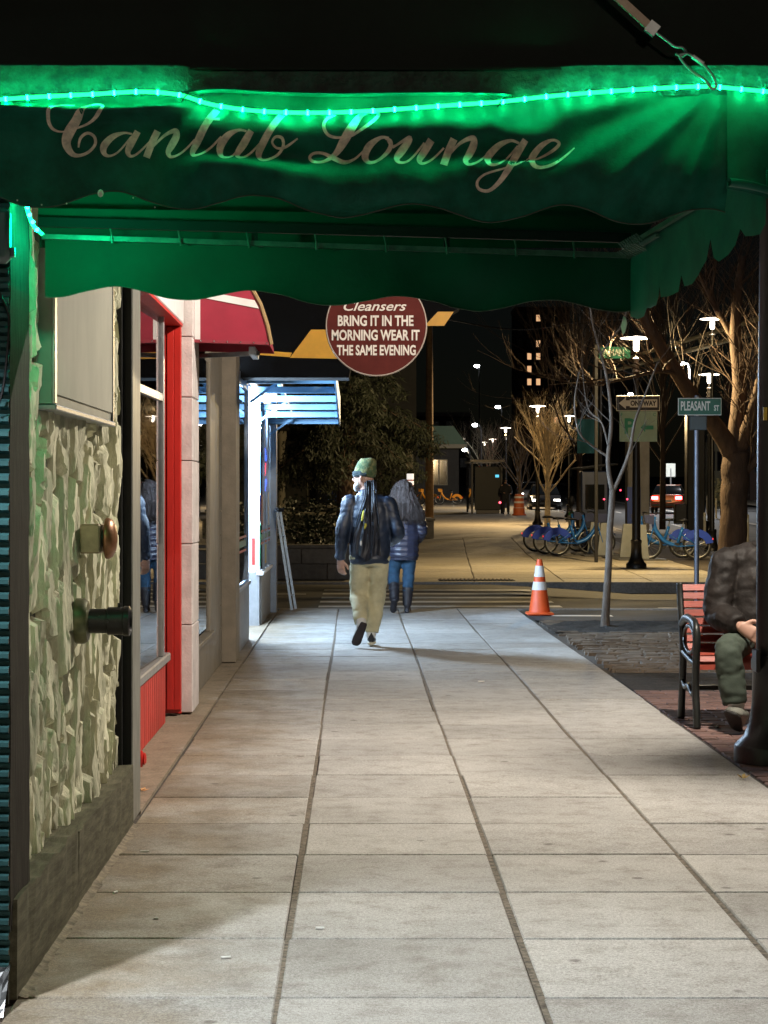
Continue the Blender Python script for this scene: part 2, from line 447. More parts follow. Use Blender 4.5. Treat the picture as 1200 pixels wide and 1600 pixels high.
# --- side street with its crosswalk, and the kerb on the far side
def zs(x, y): return -.035 - .15*sm(2.6, 4.4, x)*sm(28.5, 31.5, y)
struct('side_street', sheet(-60, 9.2, [25.75, 27, 28, 29, 30, 31, 32, 33, 34.0], zs, 60), M('asphalt_side', (.062, .056, .046), .8, var=.3, vs=2, world=True, bump=.4, bs=120))
cw = thing('crosswalk', (0, 0, 0), kind='structure')
for i, yy in enumerate((27.0, 28.2, 29.35, 30.5, 31.7)):
    mb = MB(); mb.grid(lambda u, v: (-.5+3.25*u, yy-.22+.44*v + .01*nz(u*30, i), -.029 - .15*sm(2.6, 4.4, -.5+3.25*u)*sm(28.5, 31.5, yy)), 20, 1)
    part('crosswalk_stripe', mb, m_paint, cw)
mb = MB()
for q in (((-4, 30.6), (-.75, 30.4), .09), ((3.3, 25.9), (4.1, 25.85), .14), ((5.2, 27.6), (6.1, 27.5), .3), ((4.0, 26.6), (4.35, 26.55), .12)):
    (a, b), (c, d), w = q
    mb.add([(a, b-w, -.029), (c, d-w, -.029), (c, d+w, -.029), (a, b+w, -.029)], [(0, 1, 2, 3)])
struct('stop_line', mb, m_paint)
mb = MB(); mb.add([(4.6, 24.4, .0015), (5.4, 24.3, .0015), (5.4, 24.45, .0015), (4.6, 24.55, .0015)], [(0, 1, 2, 3)])
mb.add([(2.35, 24.3, .0015), (3.1, 24.25, .0015), (3.1, 24.5, .0015), (2.4, 24.55, .0015)], [(0, 1, 2, 3)])
struct('patch_markings', mb, m_paint)
far = thing('far_sidewalk', (0, 0, 0), kind='structure')
struct('far_sidewalk_bed', sheet(-3.4, lambda y: xk(y)-.16, [34.0, 50, 80, 130, 250, 400], -.012), m_mortar)
mb = MB(); mb.bbox(-.75, .75, -.75, .75, -.1, 0, .008); fme = mb.mesh('paving_slab', m_conc2)
mb = MB(); mb.bbox(-.743, .743, -.743, .743, -.1, 0, .008); fme2 = mb.mesh('paving_slab', m_conc2)
ang = math.atan(.046)
for j in range(19):
    for i in range(-3, 4):
        yy = 34.78 + j*1.512; xx = 2.5 + i*1.512 + .046*(yy-34.8) + .3
        if xx + .8 > xk(yy)-.1: continue
        o = link('paving_slab', fme2 if (i+j) % 3 else fme, far); o.location = (xx, yy, gz(yy) + random.uniform(-.003, .003))
        o.rotation_euler = (math.atan(.0115) if yy > 50 else random.uniform(-.001, .001), 0, -ang)
mb = MB()
xl = lambda y: 2.5 - 3.5*1.512 + .046*(y-34.8) + .3
for a, b in ((63.0, 90), (90, 130), (130, 400)):
    mb.add([(xl(a), a, gz(a)-.003), (xk(a)-.16, a, gz(a)-.003), (xk(b)-.16, b, gz(b)-.003), (xl(b), b, gz(b)-.003)], [(0, 1, 2, 3)])
struct('far_pavement', mb, m_conc2)
# kerb: flush at the crossing, a real step to the right
mb = MB(); n = 30
for i in range(n+1):
    x = -3.4 + 11.6*i/n
    for dy, z in ((-.0, zs(x, 33.9)-.06), (.0, .004), (.16, .004), (.16, -.1)):
        mb.v.append((x, 33.86+dy, z))
for i in range(n):
    for k in range(3): mb.f.append((i*4+k, (i+1)*4+k, (i+1)*4+k+1, i*4+k+1)); mb.m.append(0)
struct('corner_kerb_far', mb, m_gran)
# drain grate in the far gutter
g = thing('drain_grate', (2.0, 34.5, .003), 'long rusty drain grate set in the pavement past the crosswalk', 'grate')
mb = MB(); mb.box(1.42, 2.72, 34.35, 34.95, .004, .010); part('grate_bed', mb, M('grate_black', (.01, .01, .01), .8), g)
for k in range(18):
    mb = MB(); mb.box(1.45+k*.07, 1.48+k*.07, 34.37, 34.93, .010, .022); part('bar', mb, M('rusty_iron', (.10, .07, .045), .7, .5, var=.3, vs=20), g)
# ================================================================ STONE FRONT OF THE LOUNGE
m_wood = M('weathered_wood', (.034, .030, .024), .85, var=.35, vs=5, stretch=(9, 9, .9), bump=.5, bs=18, bdist=.006, spec=.08)
m_board = M('weathered_board', (.085, .08, .055), .85, col2=(.19, .175, .12), vs=4, stretch=(6, 1.0, 7), bump=.5, bs=14, bdist=.006, spec=.1, thr=(.4, .75))
m_stone = M('moulded_stone', (.40, .40, .27), .92, col2=(.66, .64, .47), vs=9, stretch=(2, 2, .6), spec=.2, bump=.7, bs=36, bdist=.012, world=True, thr=(.30, .62), rnd=.24)
m_mort2 = M('dark_mortar', (.05, .05, .035), .95, var=.3)
fac = thing('stone_facade', (-1.1, 7.3, 0), 'cream splintered stone wall of the lounge above a weathered base board', 'wall')
mb = MB(); mb.box(-1.6, -1.075, 5.86, 8.87, .0, 3.4); mb.box(-3.5, -1.08, 5.86, 8.95, 3.4, 9.0)
mb.box(-3.5, -1.5, 1.0, 8.95, 3.4, 9.0)
part('backing_wall', mb, m_mort2, fac)
def stone(y0, y1, z0, z1, seed):
    """Split stone on the wall face with vertical fractures; relief towards +X."""
    rs = random.Random(seed); nu, nv = 8, 13; dep = rs.uniform(.022, .042); til = rs.uniform(-.008, .008); tz = rs.uniform(-.016, .016)
    ph = rs.uniform(0, 50); lo = [rs.uniform(-.007, .007) for _ in range(nv+1)]; hi = [rs.uniform(-.007, .007) for _ in range(nv+1)]
    lean = rs.uniform(-.035, .035); bot = rs.uniform(-.03, .03); top = rs.uniform(-.03, .03)
    def fn(u, v):
        j = int(round(v*nv)); e = min(u, 1-u)*2; q = min(v, 1-v)*2
        tp = .40*(1-q)**4
        a = y0 + lo[j] + (y1-y0)*tp*.5; b = y1 + hi[j] - (y1-y0)*tp*.5
        yy = a + (b-a)*u + lean*(v-.5); zz = z0 + (z1-z0)*v + (bot*(1-v) + top*v)*(u-.5)*2
        rim = sm(-.02, .26, e) * sm(-.01, .12, q)
        big = nz(yy*16+zz*1.3, zz*2.4, ph); cr = max(0, 1-abs(nz(yy*26+zz*3.5, zz*2.6, ph+7))/.10); fin = nz(yy*80, zz*18, ph+3)
        step = .007*math.floor(3*(.5+nz(yy*11-zz*2, zz*3, ph+21)))
        x = -1.082 + rim*(dep + til*(u-.5)*2 + tz*(v-.5) + step + .010*big - .015*cr + .002*fin)
        return (max(x, -1.084), yy, zz)
    mb = MB(); mb.grid(fn, nu, nv); return mb
y = 6.12; sid = 0
while y < 8.82:
    w = random.uniform(.08, .17); w = min(w, 8.86-y)
    if 8.86-y-w < .05: w = 8.86-y
    z = .24 - random.uniform(0, .2)
    while z < 3.35:
        h = random.uniform(.16, .5)
        o = part('stone', stone(y+.004, y+w-.004, z+.004, z+h-.004, sid), m_stone, fac, smooth=True, fix=False); sid += 1
        if z > 2.45: z = 9
        z += h
    y += w
mb = MB(); mb.box(-1.6, -1.03, 8.875, 8.9, 0, 3.4); part('gap_shade', mb, M('black_gap', (.008, .008, .008), .9), fac)  # black strip, the shade of the gap put into the colour
# corner post and base board
def worn(x0, x1, y0, y1, z0, z1, n, amp, seed, m, name, ax='z'):
    """Timber with uneven, chipped edges."""
    mb = MB(); rs = random.Random(seed); k = 0
    ring = []
    for i in range(n+1):
        t = i/n
        if ax == 'z':
            c = [(x0, y0), (x1, y0), (x1, y1), (x0, y1)]
            mb.v += [(a + rs.uniform(-amp, amp)*.6, b + rs.uniform(-amp, amp), z0+(z1-z0)*t) for a, b in c]
        else:
            c = [(x0, z0), (x1, z0), (x1, z1), (x0, z1)]
            mb.v += [(a + (rs.uniform(-amp, amp)*.7 if j == 2 else 0), y0+(y1-y0)*t, b + (rs.uniform(-amp, amp)*.8 if j == 2 else 0)) for j, (a, b) in enumerate(c)]
    for i in range(n):
        for j in range(4): mb.f.append((i*4+j, i*4+(j+1) % 4, (i+1)*4+(j+1) % 4, (i+1)*4+j)); mb.m.append(0)
    mb.f.append((0, 1, 2, 3)); mb.m.append(0); mb.f.append(tuple(n*4+j for j in range(4))); mb.m.append(0)
    return part(name, mb, m, fac)
worn(-1.2, -.988, 5.76, 6.1, .20, 2.6, 30, .004, 3, m_wood, 'corner_post')
worn(-1.1, -.975, 5.80, 7.1, .0, .285, 16, .009, 5, m_board, 'base_board', 'y')
worn(-1.1, -.978, 7.11, 8.87, .0, .262, 18, .009, 6, m_board, 'base_board', 'y')
mb = MB(); mb.grid(lambda u, v: (-.985+.036*v*(1+.6*nz(u*23, 1)), 5.82+3.05*u, .014*(1-v)*(1-v)*(1+.5*nz(u*33, 4))+.0012), 160, 5)
part('mortar_fillet', mb, M('fillet', (.22, .18, .125), .9, var=.5, vs=16, bump=.6, bs=60), fac, smooth='all')
# ribbed metal cladding of the doorway, left of the post
m_rib = M('teal_metal', (.035, .10, .105), .32, .55, var=.25, vs=9)
dw = thing('ribbed_doorway', (-1.3, 5.6, 0), 'dark teal ribbed metal cladding of the doorway at the left edge', 'cladding')
mb = MB(); z = .12; prof = []
k = 0
while z < 2.55:
    y = 5.74 if k % 2 else 5.715
    prof.append((y, z)); prof.append((y, z+.012)); z += .021; k += 1
for y, z in prof:
    mb.v += [(-1.75, y, z), (-.985, y, z-.012)]
for i in range(len(prof)-1): mb.f.append((2*i, 2*i+1, 2*i+3, 2*i+2)); mb.m.append(0)
part('ribbed_panel', mb, m_rib, dw)
mb = MB(); mb.box(-1.76, -1.62, 2.0, 5.9, 0, 3.4); mb.box(-1.62, -.99, 5.745, 5.755, 0, 3.4); part('alcove_wall', mb, m_mort2, dw)
mb = MB(); mb.box(-1.62, -.985, 3.0, 5.9, 2.62, 2.7); part('alcove_ceiling', mb, m_mort2, dw)
mb = MB(); mb.grid(lambda u, v: (-1.6+.62*u, 5.60+.12*v + .006*nz(u*40, v*9), .001+.12*v+.01*nz(u*60, v*20)), 40, 6)
part('grime_shade', mb, M('wet_grime', (.03, .03, .03), .25, var=.6, vs=40), dw)
lt = solo('assumed_doorway_light', MB().lathe((-1.45, 4.76, 2.56), [(.10, .055), (.10, .02), (.07, 0)]), E('assumed_doorway_glow', (.88, .95, 1.0), 6), (-1.45, 4.76, 2.56),
          'assumed small white ceiling light, unseen inside the doorway alcove', 'light')  # assumed fixture, out of view; added for the white light on the near slabs
lamp('assumed_doorway_lamp', (-1.45, 4.76, 2.53), 460, (.90, .95, 1.0), .05, 82, V((.28, .20, -.95)).to_track_quat('-Z', 'Y').to_euler(), .5)  # spot lamp of the assumed ceiling light
# electrical box with rounded corners at the door jamb
c0 = W(8, 370, 5.68)
eb = thing('junction_box', (c0.x, 5.70, c0.z), 'pale junction box glowing green by the doorway, under the canopy', 'junction box')
mb = MB(); mb.bbox(c0.x-.05, c0.x+.016, 5.65, 5.705, c0.z-.075, c0.z+.08, .014); part('box', mb, M('grey_plastic', (.16, .20, .19), .5), eb, smooth=True)
mb = MB(); mb.bbox(c0.x-.04, c0.x+.006, 5.645, 5.65, c0.z-.06, c0.z+.065, .004); part('cover', mb, M('grey_plastic', (0, 0, 0)), eb)
mb = MB(); mb.bbox(c0.x+.016, c0.x+.028, 5.67, 5.69, c0.z-.058, c0.z-.03, .002); part('latch', mb, m_alu, eb)
cable = MB().tube(catmull([W(-6, 640, 5.69), W(6, 600, 5.69), W(14, 510, 5.69), W(10, 480, 5.69), W(-5, 452, 5.69)]), .004, 6)
solo('loose_cable', cable, m_black, W(0, 640, 5.69), 'thin black cable curling down the ribbed doorway cladding', 'cable')

# sign cabinet on the stone wall
y0, y1 = 6.68, 8.32
sc_ = thing('sign_cabinet', (-1.02, 7.6, 1.8), 'blank cream sign cabinet mounted on the stone wall', 'sign')
mb = MB(); mb.prism([(-1.07, y0, 1.757), (-1.07, y1, 1.757), (-1.07, y1, 2.9), (-1.07, y0, 2.9)], (1, 0, 0), .062); part('cabinet', mb, M('cream_metal', (.24, .25, .21), .6, 0, var=.12, vs=5, bump=.05, bs=4), sc_)
mb = MB(); mb.bbox(-1.0075, -1.002, y0+.05, y1-.03, 1.79, 2.85, .002); part('face', mb, M('cream_acrylic', (.36, .36, .30), .7, spec=.15, var=.10, vs=3, stretch=(1, 1, .5)), sc_)
mb = MB(); mb.bbox(-1.06, -.992, y0, y1, 1.735, 1.755, .004); part('bottom_rail', mb, m_galv, sc_)
mb = MB(); mb.bbox(-1.0075, -.997, y0, y0+.05, 1.756, 2.9, .003); part('edge_rail', mb, m_alu, sc_)
mb = MB(); mb.bbox(-1.0075, -.997, y1-.025, y1, 1.756, 2.9, .003); part('edge_rail', mb, m_alu, sc_)
# alarm gong
c0 = W(150, 842, 7.6)
ag = thing('alarm_bell', (-1.0, 7.6, 1.29), 'brown metal alarm gong on a bracket halfway up the stone wall', 'bell')
mb = MB(); mb.bbox(-1.03, -.955, 7.52, 7.66, 1.235, 1.345, .006); part('bracket', mb, M('tan_metal', (.33, .27, .17), .5, .3, var=.2, vs=20), ag)
mb = MB(); mb.cyl((-.955, 7.60, 1.29), .032, .03, 12, 'x'); part('neck', mb, m_dark, ag)
mb = MB(); mb.lathe((-.945, 7.60, 1.29), [(.072, 0), (.078, .005), (.078, .014), (.07, .028), (.048, .04), (.015, .046)], 28, 'x'); part('gong', mb, M('bronze_brown', (.28, .13, .06), .38, .6, var=.3, vs=14), ag, smooth=True)
# black fire connection
fc = thing('wall_spotlight', (-1.0, 7.5, .99), 'stubby black cylindrical spotlight sticking out of the stone wall', 'wall fitting')
a = W(150, 966, 7.45)
mb = MB(); mb.lathe((-1.04, 7.5, .985), [(.085, 0), (.085, .03), (.075, .045), (.055, .05)], 24, 'x'); part('flange', mb, M('olive_metal', (.12, .12, .06), .45, .5, var=.3, vs=20), fc, smooth=True)
mb = MB(); mb.lathe((-1.0, 7.5, .985), [(.046, 0), (.046, .075), (.052, .078), (.052, .135), (.056, .138), (.056, .158), (.044, .163), (.038, .150)], 24, 'x'); part('barrel', mb, m_black, fc, smooth=True)
mb = MB(); mb.cyl((-.88, 7.5, .93), .008, .02, 8); mb.cyl((-.88, 7.5, 1.036), .007, .016, 8); mb.cyl((-.92, 7.44, .985), .006, .01, 8, 'y'); part('screw', mb, m_dark, fc)
mb = MB(); mb.ball((-.95, 7.462, 1.005), .0035, 8, 6); mb.ball((-.95, 7.459, .985), .0035, 8, 6); part('rivet', mb, m_chrome, fc)
# ================================================================ GREEN CANOPY
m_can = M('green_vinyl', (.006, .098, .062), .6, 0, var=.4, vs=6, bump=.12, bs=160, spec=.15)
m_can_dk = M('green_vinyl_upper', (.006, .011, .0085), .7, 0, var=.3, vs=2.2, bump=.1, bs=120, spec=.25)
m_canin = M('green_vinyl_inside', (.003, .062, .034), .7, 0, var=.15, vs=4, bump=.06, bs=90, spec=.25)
m_cream = M('cream_lettering', (.72, .61, .50), .75, 0, var=.3, vs=38)
m_frame = M('green_frame', (.10, .17, .13), .45, .6, var=.25, vs=20)
cp = thing('awning_canopy', (0, 5.7, 2.1), 'dark green fabric canopy with scalloped valance reading Cantab Lounge over the sidewalk', 'awning')
def scal(px):                                            # lower hem of the near valance, in photo pixels
    base = 309 + 24*sm(150, 760, px) + 4*sm(900, 1150, px)
    return base + 13*math.cos(2*PI*(px-65)/232 + .25*math.sin(px/170)) + 2*nz(px*.02, 5)
def dv(px, py):                                          # bulge of the cloth towards the viewer, metres
    wl = 1-sm(250, 330, px); wr = sm(780, 930, px); wm = (1-wl)*(1-wr)
    t = py-150
    dl = .036*math.exp(-((py-168-6*math.sin(px/90))/8)**2) - .030*sm(168, 205, py) + .006*nz(px*.012, py*.01)
    h1 = 200 + 8*math.sin(px/60); h2 = 262 + 14*math.sin(px/85+1)
    dm = .026*sm(158, h1, py) - .034*sm(h1+4, h1+38, py) + .030*sm(h1+42, h2+6, py) - .034*sm(h2+10, 330, py)
    dm += .016*nz(px*.014, py*.02, 2) + .006*nz(px*.05, py*.03, 8)
    dx, dy = 1135-px, py-128; th = math.atan2(dy, max(dx, 1)); rr = math.hypot(dx, dy)
    dr = .000055*rr*math.sin(th*11+.6) + .00003*rr*math.sin(th*23+px*.01) + .00028*t*(1-sm(230, 330, py)) - .03*sm(270, 345, py) + .012*nz(px*.013, py*.012, 5)
    return wl*dl + wm*dm + wr*dr
YN = 5.0
def vp(px, py, off=0.0):
    p = W(px, py, YN); p.y = YN - dv(px, py) - off
    return p
mb = MB(); PX0, PX1 = -60, 1137
mb.grid(lambda u, v: vp(PX0+(PX1-PX0)*u, 146+(scal(PX0+(PX1-PX0)*u)-146)*v), 220, 34)
near = part('valance', mb, m_can, cp, smooth='all', fix=False)
# binding along the hem
mb = MB(); mb.tube([vp(PX0+(PX1-PX0)*i/160, scal(PX0+(PX1-PX0)*i/160), .001) for i in range(161)], .0016, 5)
part('hem_binding', mb, M('hem', (.03, .045, .03), .7), near)
# header band above the rope light, with a worn lip in the middle
mb = MB(); mb.grid(lambda u, v: W(PX0+1350*u, 106+44*v, 5.0) + V((0, .004-.004*v + .004*nz(u*60, v*4) - .034*(1-v)*(1-sm(270, 320, PX0+1350*u)*(1-sm(820, 930, PX0+1350*u))), 0)), 120, 4)
part('header_band', mb, M('header_vinyl', (.008, .048, .034), .6, 0, var=.7, vs=22, bump=.6, bs=70), cp, smooth='all', fix=False)
mb = MB(); P = [(286, 147), (340, 141), (420, 145), (520, 148), (600, 147), (680, 146), (760, 147), (800, 149)]
mb.tube([W(a, b, 4.972) for a, b in catmull([(*p, 0) for p in P], 8) for _ in (0,)] if False else [W(q.x, q.y, 4.978) for q in catmull([(*p, 0) for p in P], 8)],
        [(.004, .022)]*57, 8, side=(0, 0, 1))
part('torn_lip', mb, m_can, cp, smooth='all')
# brush-script lettering, cut from cream vinyl, following the cloth
def stroke(mb, pts, ox, sl=.33):
    q = catmull([(p[0], p[1], p[2]) for p in pts], 7); L = []; Rr = []
    for i, p in enumerate(q):
        w = max(p.z, 3)/2.609
        px, py = ox + p.x/2.609, 150 + p.y/2.609
        a = q[min(i+1, len(q)-1)]; b = q[max(i-1, 0)]; t = V((a.x-b.x, a.y-b.y)); t = t.normalized() if t.length > 0 else V((1, 0))
        nx, ny = -t.y, t.x
        L.append((px+nx*w/2, py+ny*w/2)); Rr.append((px-nx*w/2, py-ny*w/2))
    k = len(mb.v); off = .0022 + .0002*(k % 7)
    for (a, b), (c, d) in zip(L, Rr): mb.v += [tuple(vp(a, b, off)), tuple(vp(c, d, off))]
    for i in range(len(L)-1): mb.f.append((k+2*i, k+2*i+1, k+2*i+3, k+2*i+2)); mb.m.append(0)
T, K = 8, 27
LET = [  # one list of strokes for each letter: (x, y, width) in enlarged photo pixels
 (40, [[(205,44,6),(150,45,9),(108,58,13),(90,92,15),(103,125,12),(140,138,7),(190,128,7),(250,108,9),(300,76,12),(320,52,13),(300,38,11),(260,48,12),(213,88,30),(172,140,44),(160,185,36),(180,225,24),(210,236,14),(250,222,12),(278,190,12),(274,158,12),(246,144,12),(218,165,12),(210,203,7)]]),
 (40, [[(428,146,8),(395,142,10),(350,158,24),(315,195,30),(315,226,20),(338,237,10),(375,218,8),(425,158,8)],[(452,136,26),(425,185,30),(412,220,22),(425,238,12),(455,224,9),(505,175,8)]]),
 (40, [[(534,135,28),(512,180,29),(488,243,29)],[(500,215,7),(560,155,12),(605,137,20),(612,158,30),(592,195,30),(578,222,22),(590,242,12),(630,228,9),(690,178,8)]]),
 (40, [[(783,62,30),(750,110,30),(705,180,31),(680,225,24),(692,243,12),(735,226,9),(800,172,8)],[(735,104,9),(795,103,11)]]),
 (40, [[(902,150,8),(870,146,11),(828,165,24),(795,205,30),(795,240,20),(815,253,10),(850,236,8),(900,165,8)],[(922,148,25),(892,192,30),(864,232,24),(872,250,11),(905,240,9),(955,195,8)]]),
 (40, [[(1048,78,27),(1015,122,27),(970,190,29),(950,230,26),(958,256,14),(985,258,11),(1025,240,11),(1050,205,12),(1046,176,12),(1020,172,10),(1006,192,9),(1025,212,9),(1060,208,10),(1110,178,6)]]),
 (460, [[(168,84,9),(135,100,12),(120,130,14),(138,165,12),(185,176,9),(240,165,10),(310,118,14),(344,78,14),(320,68,10),(275,80,22),(232,140,36),(200,190,34),(165,238,22),(120,266,12),(78,266,12),(62,248,12),(80,232,11),(120,234,12),(165,256,20),(205,270,18),(245,255,10),(290,215,8)]]),
 (460, [[(385,176,8),(350,176,13),(305,205,28),(288,245,28),(305,272,16),(345,262,12),(385,222,18),(392,190,16),(370,176,9)],[(380,186,7),(400,206,8),(440,190,7)]]),
 (460, [[(400,212,8),(445,185,12),(470,178,22),(440,222,32),(418,255,26),(430,274,12),(470,262,9),(530,190,8)],[(558,180,30),(528,228,30),(510,260,24),(522,276,12),(560,258,9),(610,210,8)]]),
 (460, [[(650,178,30),(630,220,30),(608,282,30)],[(622,250,7),(670,198,12),(722,178,20),(730,200,30),(712,240,30),(697,266,22),(710,286,12),(748,272,9),(800,225,8)]]),
 (460, [[(915,196,9),(880,186,11),(830,205,24),(790,248,30),(790,280,18),(815,288,10),(855,265,8),(910,205,8)],[(940,184,26),(905,240,30),(868,306,26),(830,358,18),(790,388,13),(752,382,12),(744,355,11),(770,328,9),(830,308,8),(900,285,7),(955,255,7)]]),
 (460, [[(945,268,8),(1000,252,8),(1055,222,13),(1078,196,13),(1050,184,10),(1005,206,22),(970,250,28),(972,282,20),(1000,296,13),(1050,284,12),(1100,250,9),(1140,214,5)]]),
]
for ox, ss in LET:
    mb = MB()
    for s_ in ss: stroke(mb, s_, ox)
    part('lettering', mb, m_cream, near, fix=False)
# rope light pinned along the front
m_rope = E('rope_light_glow', (.012, .95, .20), 3.4)
m_led = E('led_glow', (.001, 1.0, .36), 420)
rl = thing('rope_light', W(600, 150, 4.95), 'glowing green rope light sagging along the front of the canopy', 'rope light')
RP = [(-60, 158), (0, 154), (60, 150), (140, 146), (220, 142), (280, 147), (330, 162), (400, 172), (480, 175), (560, 173), (640, 168), (720, 162), (780, 158), (860, 149), (960, 141), (1060, 135), (1110, 134), (1160, 138), (1230, 145)]
def ropept(px, py):
    p = W(px, py, 4.95); p.y = min(4.984, YN - max(dv(px, py), 0)) - .022; return p
pth = [ropept(q.x, q.y) for q in catmull([(*p, 0) for p in RP], 6)]
part('tube', MB().tube(pth, .0052, 7), m_rope, rl, smooth='all')
d_ = 0; last = pth[0]; leds = 0
for p in pth[1:]:
    seg = (p-last).length
    n_ = int((d_+seg)/.0535)
    if d_ + seg >= .0535:
        t = (.0535-d_)/seg; q = last + (p-last)*t
        part('led', MB().ball(q, (.0055, .0058, .0058), 8, 6), m_led, rl, smooth='all'); leds += 1
        d_ = seg*(1-t)
    else: d_ += seg
    last = p
for a, b in ((288, 150), (782, 158), (1108, 134)):
    part('cable_tie', MB().tube([ropept(a+7, b-6)+V((0, -.008, 0)), ropept(a, b+2)+V((0, -.01, 0)), ropept(a-5, b+9)+V((0, -.006, 0))], .0014, 5), m_black, rl)
# rope light's tail by the post, and an assumed run round the inside of the canopy
tail = catmull([W(36, 300, 5.85), W(42, 325, 5.85), W(46, 338, 5.85), W(52, 352, 5.87), W(66, 366, 5.9)], 6)
part('tail', MB().tube(tail, .006, 7), m_rope, rl, smooth='all')
for a, b in ((38, 312), (43, 324), (46, 336), (51, 347), (58, 359)): part('led', MB().ball(W(a, b, 5.83), .006, 8, 6), m_led, rl, smooth='all')
ins = catmull([(-.93, 5.75, 2.34), (-.94, 5.4, 2.44), (-.9, 5.06, 2.46), (-.3, 5.05, 2.44), (.4, 5.05, 2.45), (.85, 5.07, 2.45)], 8)
part('assumed_inner_run', MB().tube(ins, .005, 6), E('rope_light_assumed_inner', (.0, .90, .62), 1.8), rl, smooth='all')  # unseen run, added to light the far valance from inside

lamp('rope_tail_light', (-.86, 5.98, 2.22), 9, (.0, 1.0, .42), .03)
# far valance, seen from inside
YF = 6.4
def fhem(px):
    if px < 75: return 462
    return 463 + 22*sm(100, 900, px) - 7 + 9*math.cos(2*PI*(px-85)/217 + .4*math.sin(px/190)) + 1.5*nz(px*.03, 2)
def ftop(px): return 374 + (403-374)*(px-75)/895
def fpt(px, py): p = W(px, py, YF); p.y = YF + .014*nz(px*.01, py*.012, 4) + .01*math.sin(px/36)*sm(400, 480, py); return p
mb = MB(); mb.grid(lambda u, v: fpt(70+916*u, ftop(70+916*u)-2+(fhem(70+916*u)-ftop(70+916*u)+2)*v), 150, 12)
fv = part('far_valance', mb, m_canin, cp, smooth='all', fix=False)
part('hem_binding', MB().tube([fpt(70+916*i/120, fhem(70+916*i/120)) + V((0, -.002, 0)) for i in range(121)], .0017, 5), M('hem_far', (.06, .08, .055), .7), fv)
part('frame_bar', MB().bar(W(66, ftop(66)-4, YF-.02), W(985, ftop(985)-4, YF-.02), .016, .016), m_frame, cp)
part('frame_bar', MB().bar(W(60, 347, YF-.03), W(985, 372, YF-.03), .022, .030), m_can_dk, cp)
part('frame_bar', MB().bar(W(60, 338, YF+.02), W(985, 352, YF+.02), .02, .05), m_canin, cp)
for px in (173, 281, 388, 493, 602, 697, 805, 896):
    py = ftop(px); rs = random.uniform(-2, 2)
    mb = MB(); mb.tube([W(px-3+rs, py-26, YF-.03), W(px+rs, py-10, YF-.038), W(px+2, py+3, YF-.034)], [.0035, .0028, .0045], 6)
    part('lacing_tie', mb, m_frame, cp)
for px in (398, 698):
    part('frame_strut', MB().bar(W(px, ftop(px)-25, YF-.02), W(px, ftop(px)-2, YF-.02), .012, .02), m_can_dk, cp)
# street-side valance with its torn hem
A_, B_ = V((.872, 6.4)), V((1.012, 4.96))
def sidept(t, z): p = A_.lerp(B_, t); return V((p.x + .012*math.sin(t*17)*(2.25-z)*3, p.y, z))
torn = [(0, 2.02), (.05, 2.005), (.10, 2.008), (.13, 2.03), (.18, 2.022), (.25, 2.022), (.27, 2.045), (.275, 2.075), (.29, 2.04), (.34, 2.035), (.40, 2.04), (.42, 2.085), (.44, 2.05), (.5, 2.048), (.56, 2.062), (.59, 2.075), (.63, 2.092), (.655, 2.145), (.68, 2.09), (.71, 2.075), (.76, 2.085), (.80, 2.105), (.83, 2.14), (.86, 2.115), (.92, 2.105), (.97, 2.10), (1, 2.12)]
def hem(t):
    for (a, b), (c, d) in zip(torn, torn[1:]):
        if a <= t <= c: return b + (d-b)*(t-a)/(c-a)
    return 2.1
ts = sorted(set([a for a, _ in torn] + [i/60 for i in range(61)]))
mb = MB()
for t in ts:
    for k in range(7):
        z = 2.26 + (hem(t)-2.26)*k/6; mb.v.append(tuple(sidept(t, z)))
for i in range(len(ts)-1):
    for k in range(6): mb.f.append((i*7+k, (i+1)*7+k, (i+1)*7+k+1, i*7+k+1)); mb.m.append(0)
sv = part('torn_side_valance', mb, M('green_vinyl_backlit', (.016, .115, .085), .7, 0, var=.25, vs=5, bump=.06, bs=90, spec=.25), cp, smooth='all', fix=False)  # vinyl colour lightened to stand for lamplight coming through the cloth
part('frame_bar', MB().bar(sidept(0, 2.235)+V((-.02, 0, 0)), sidept(.62, 2.25)+V((-.02, 0, 0)), .014, .014), m_frame, cp)
part('frame_bar', MB().bar(sidept(.02, 2.215)+V((-.02, 0, 0)), sidept(.3, 2.222)+V((-.02, 0, 0)), .012, .01), m_frame, cp)
mb = MB()
for k in range(9):
    a = sidept(.02+.02*k, 2.23)+V((-.025, 0, 0)); mb.tube([a+V((-.02, 0, .02)), a, a+V((.012, 0, -.03)), a+V((-.025, -.01, -.01))], .003, 5)
part('knotted_lacing', mb, m_frame, cp)
pale = M('pale_scrap', (.62, .62, .55), .6)
mb = MB(); mb.add([W(974, 494, 6.38), W(978, 496, 6.38), W(980, 506, 6.375), W(977, 518, 6.37), W(973, 524, 6.38), W(970, 510, 6.385)], [(0, 1, 2, 3, 4, 5)]); part('hanging_scrap', mb, pale, cp)
mb = MB(); mb.ball(sidept(.60, 2.262)+V((-.03, 0, 0)), (.012, .012, .014), 6, 4); mb.ball(sidept(.62, 2.255)+V((-.025, 0, 0)), (.014, .01, .009), 6, 4); part('tape_knot', mb, pale, cp)
mb = MB(); mb.ball(W(157, 302, 4.99), (.008, .003, .010), 6, 4)
for a, b in ((65, 320), (104, 318), (208, 309), (242, 324), (27, 313)): mb.ball(W(a, b, 4.99), .0022, 5, 4)
part('paint_flake', mb, pale, near)
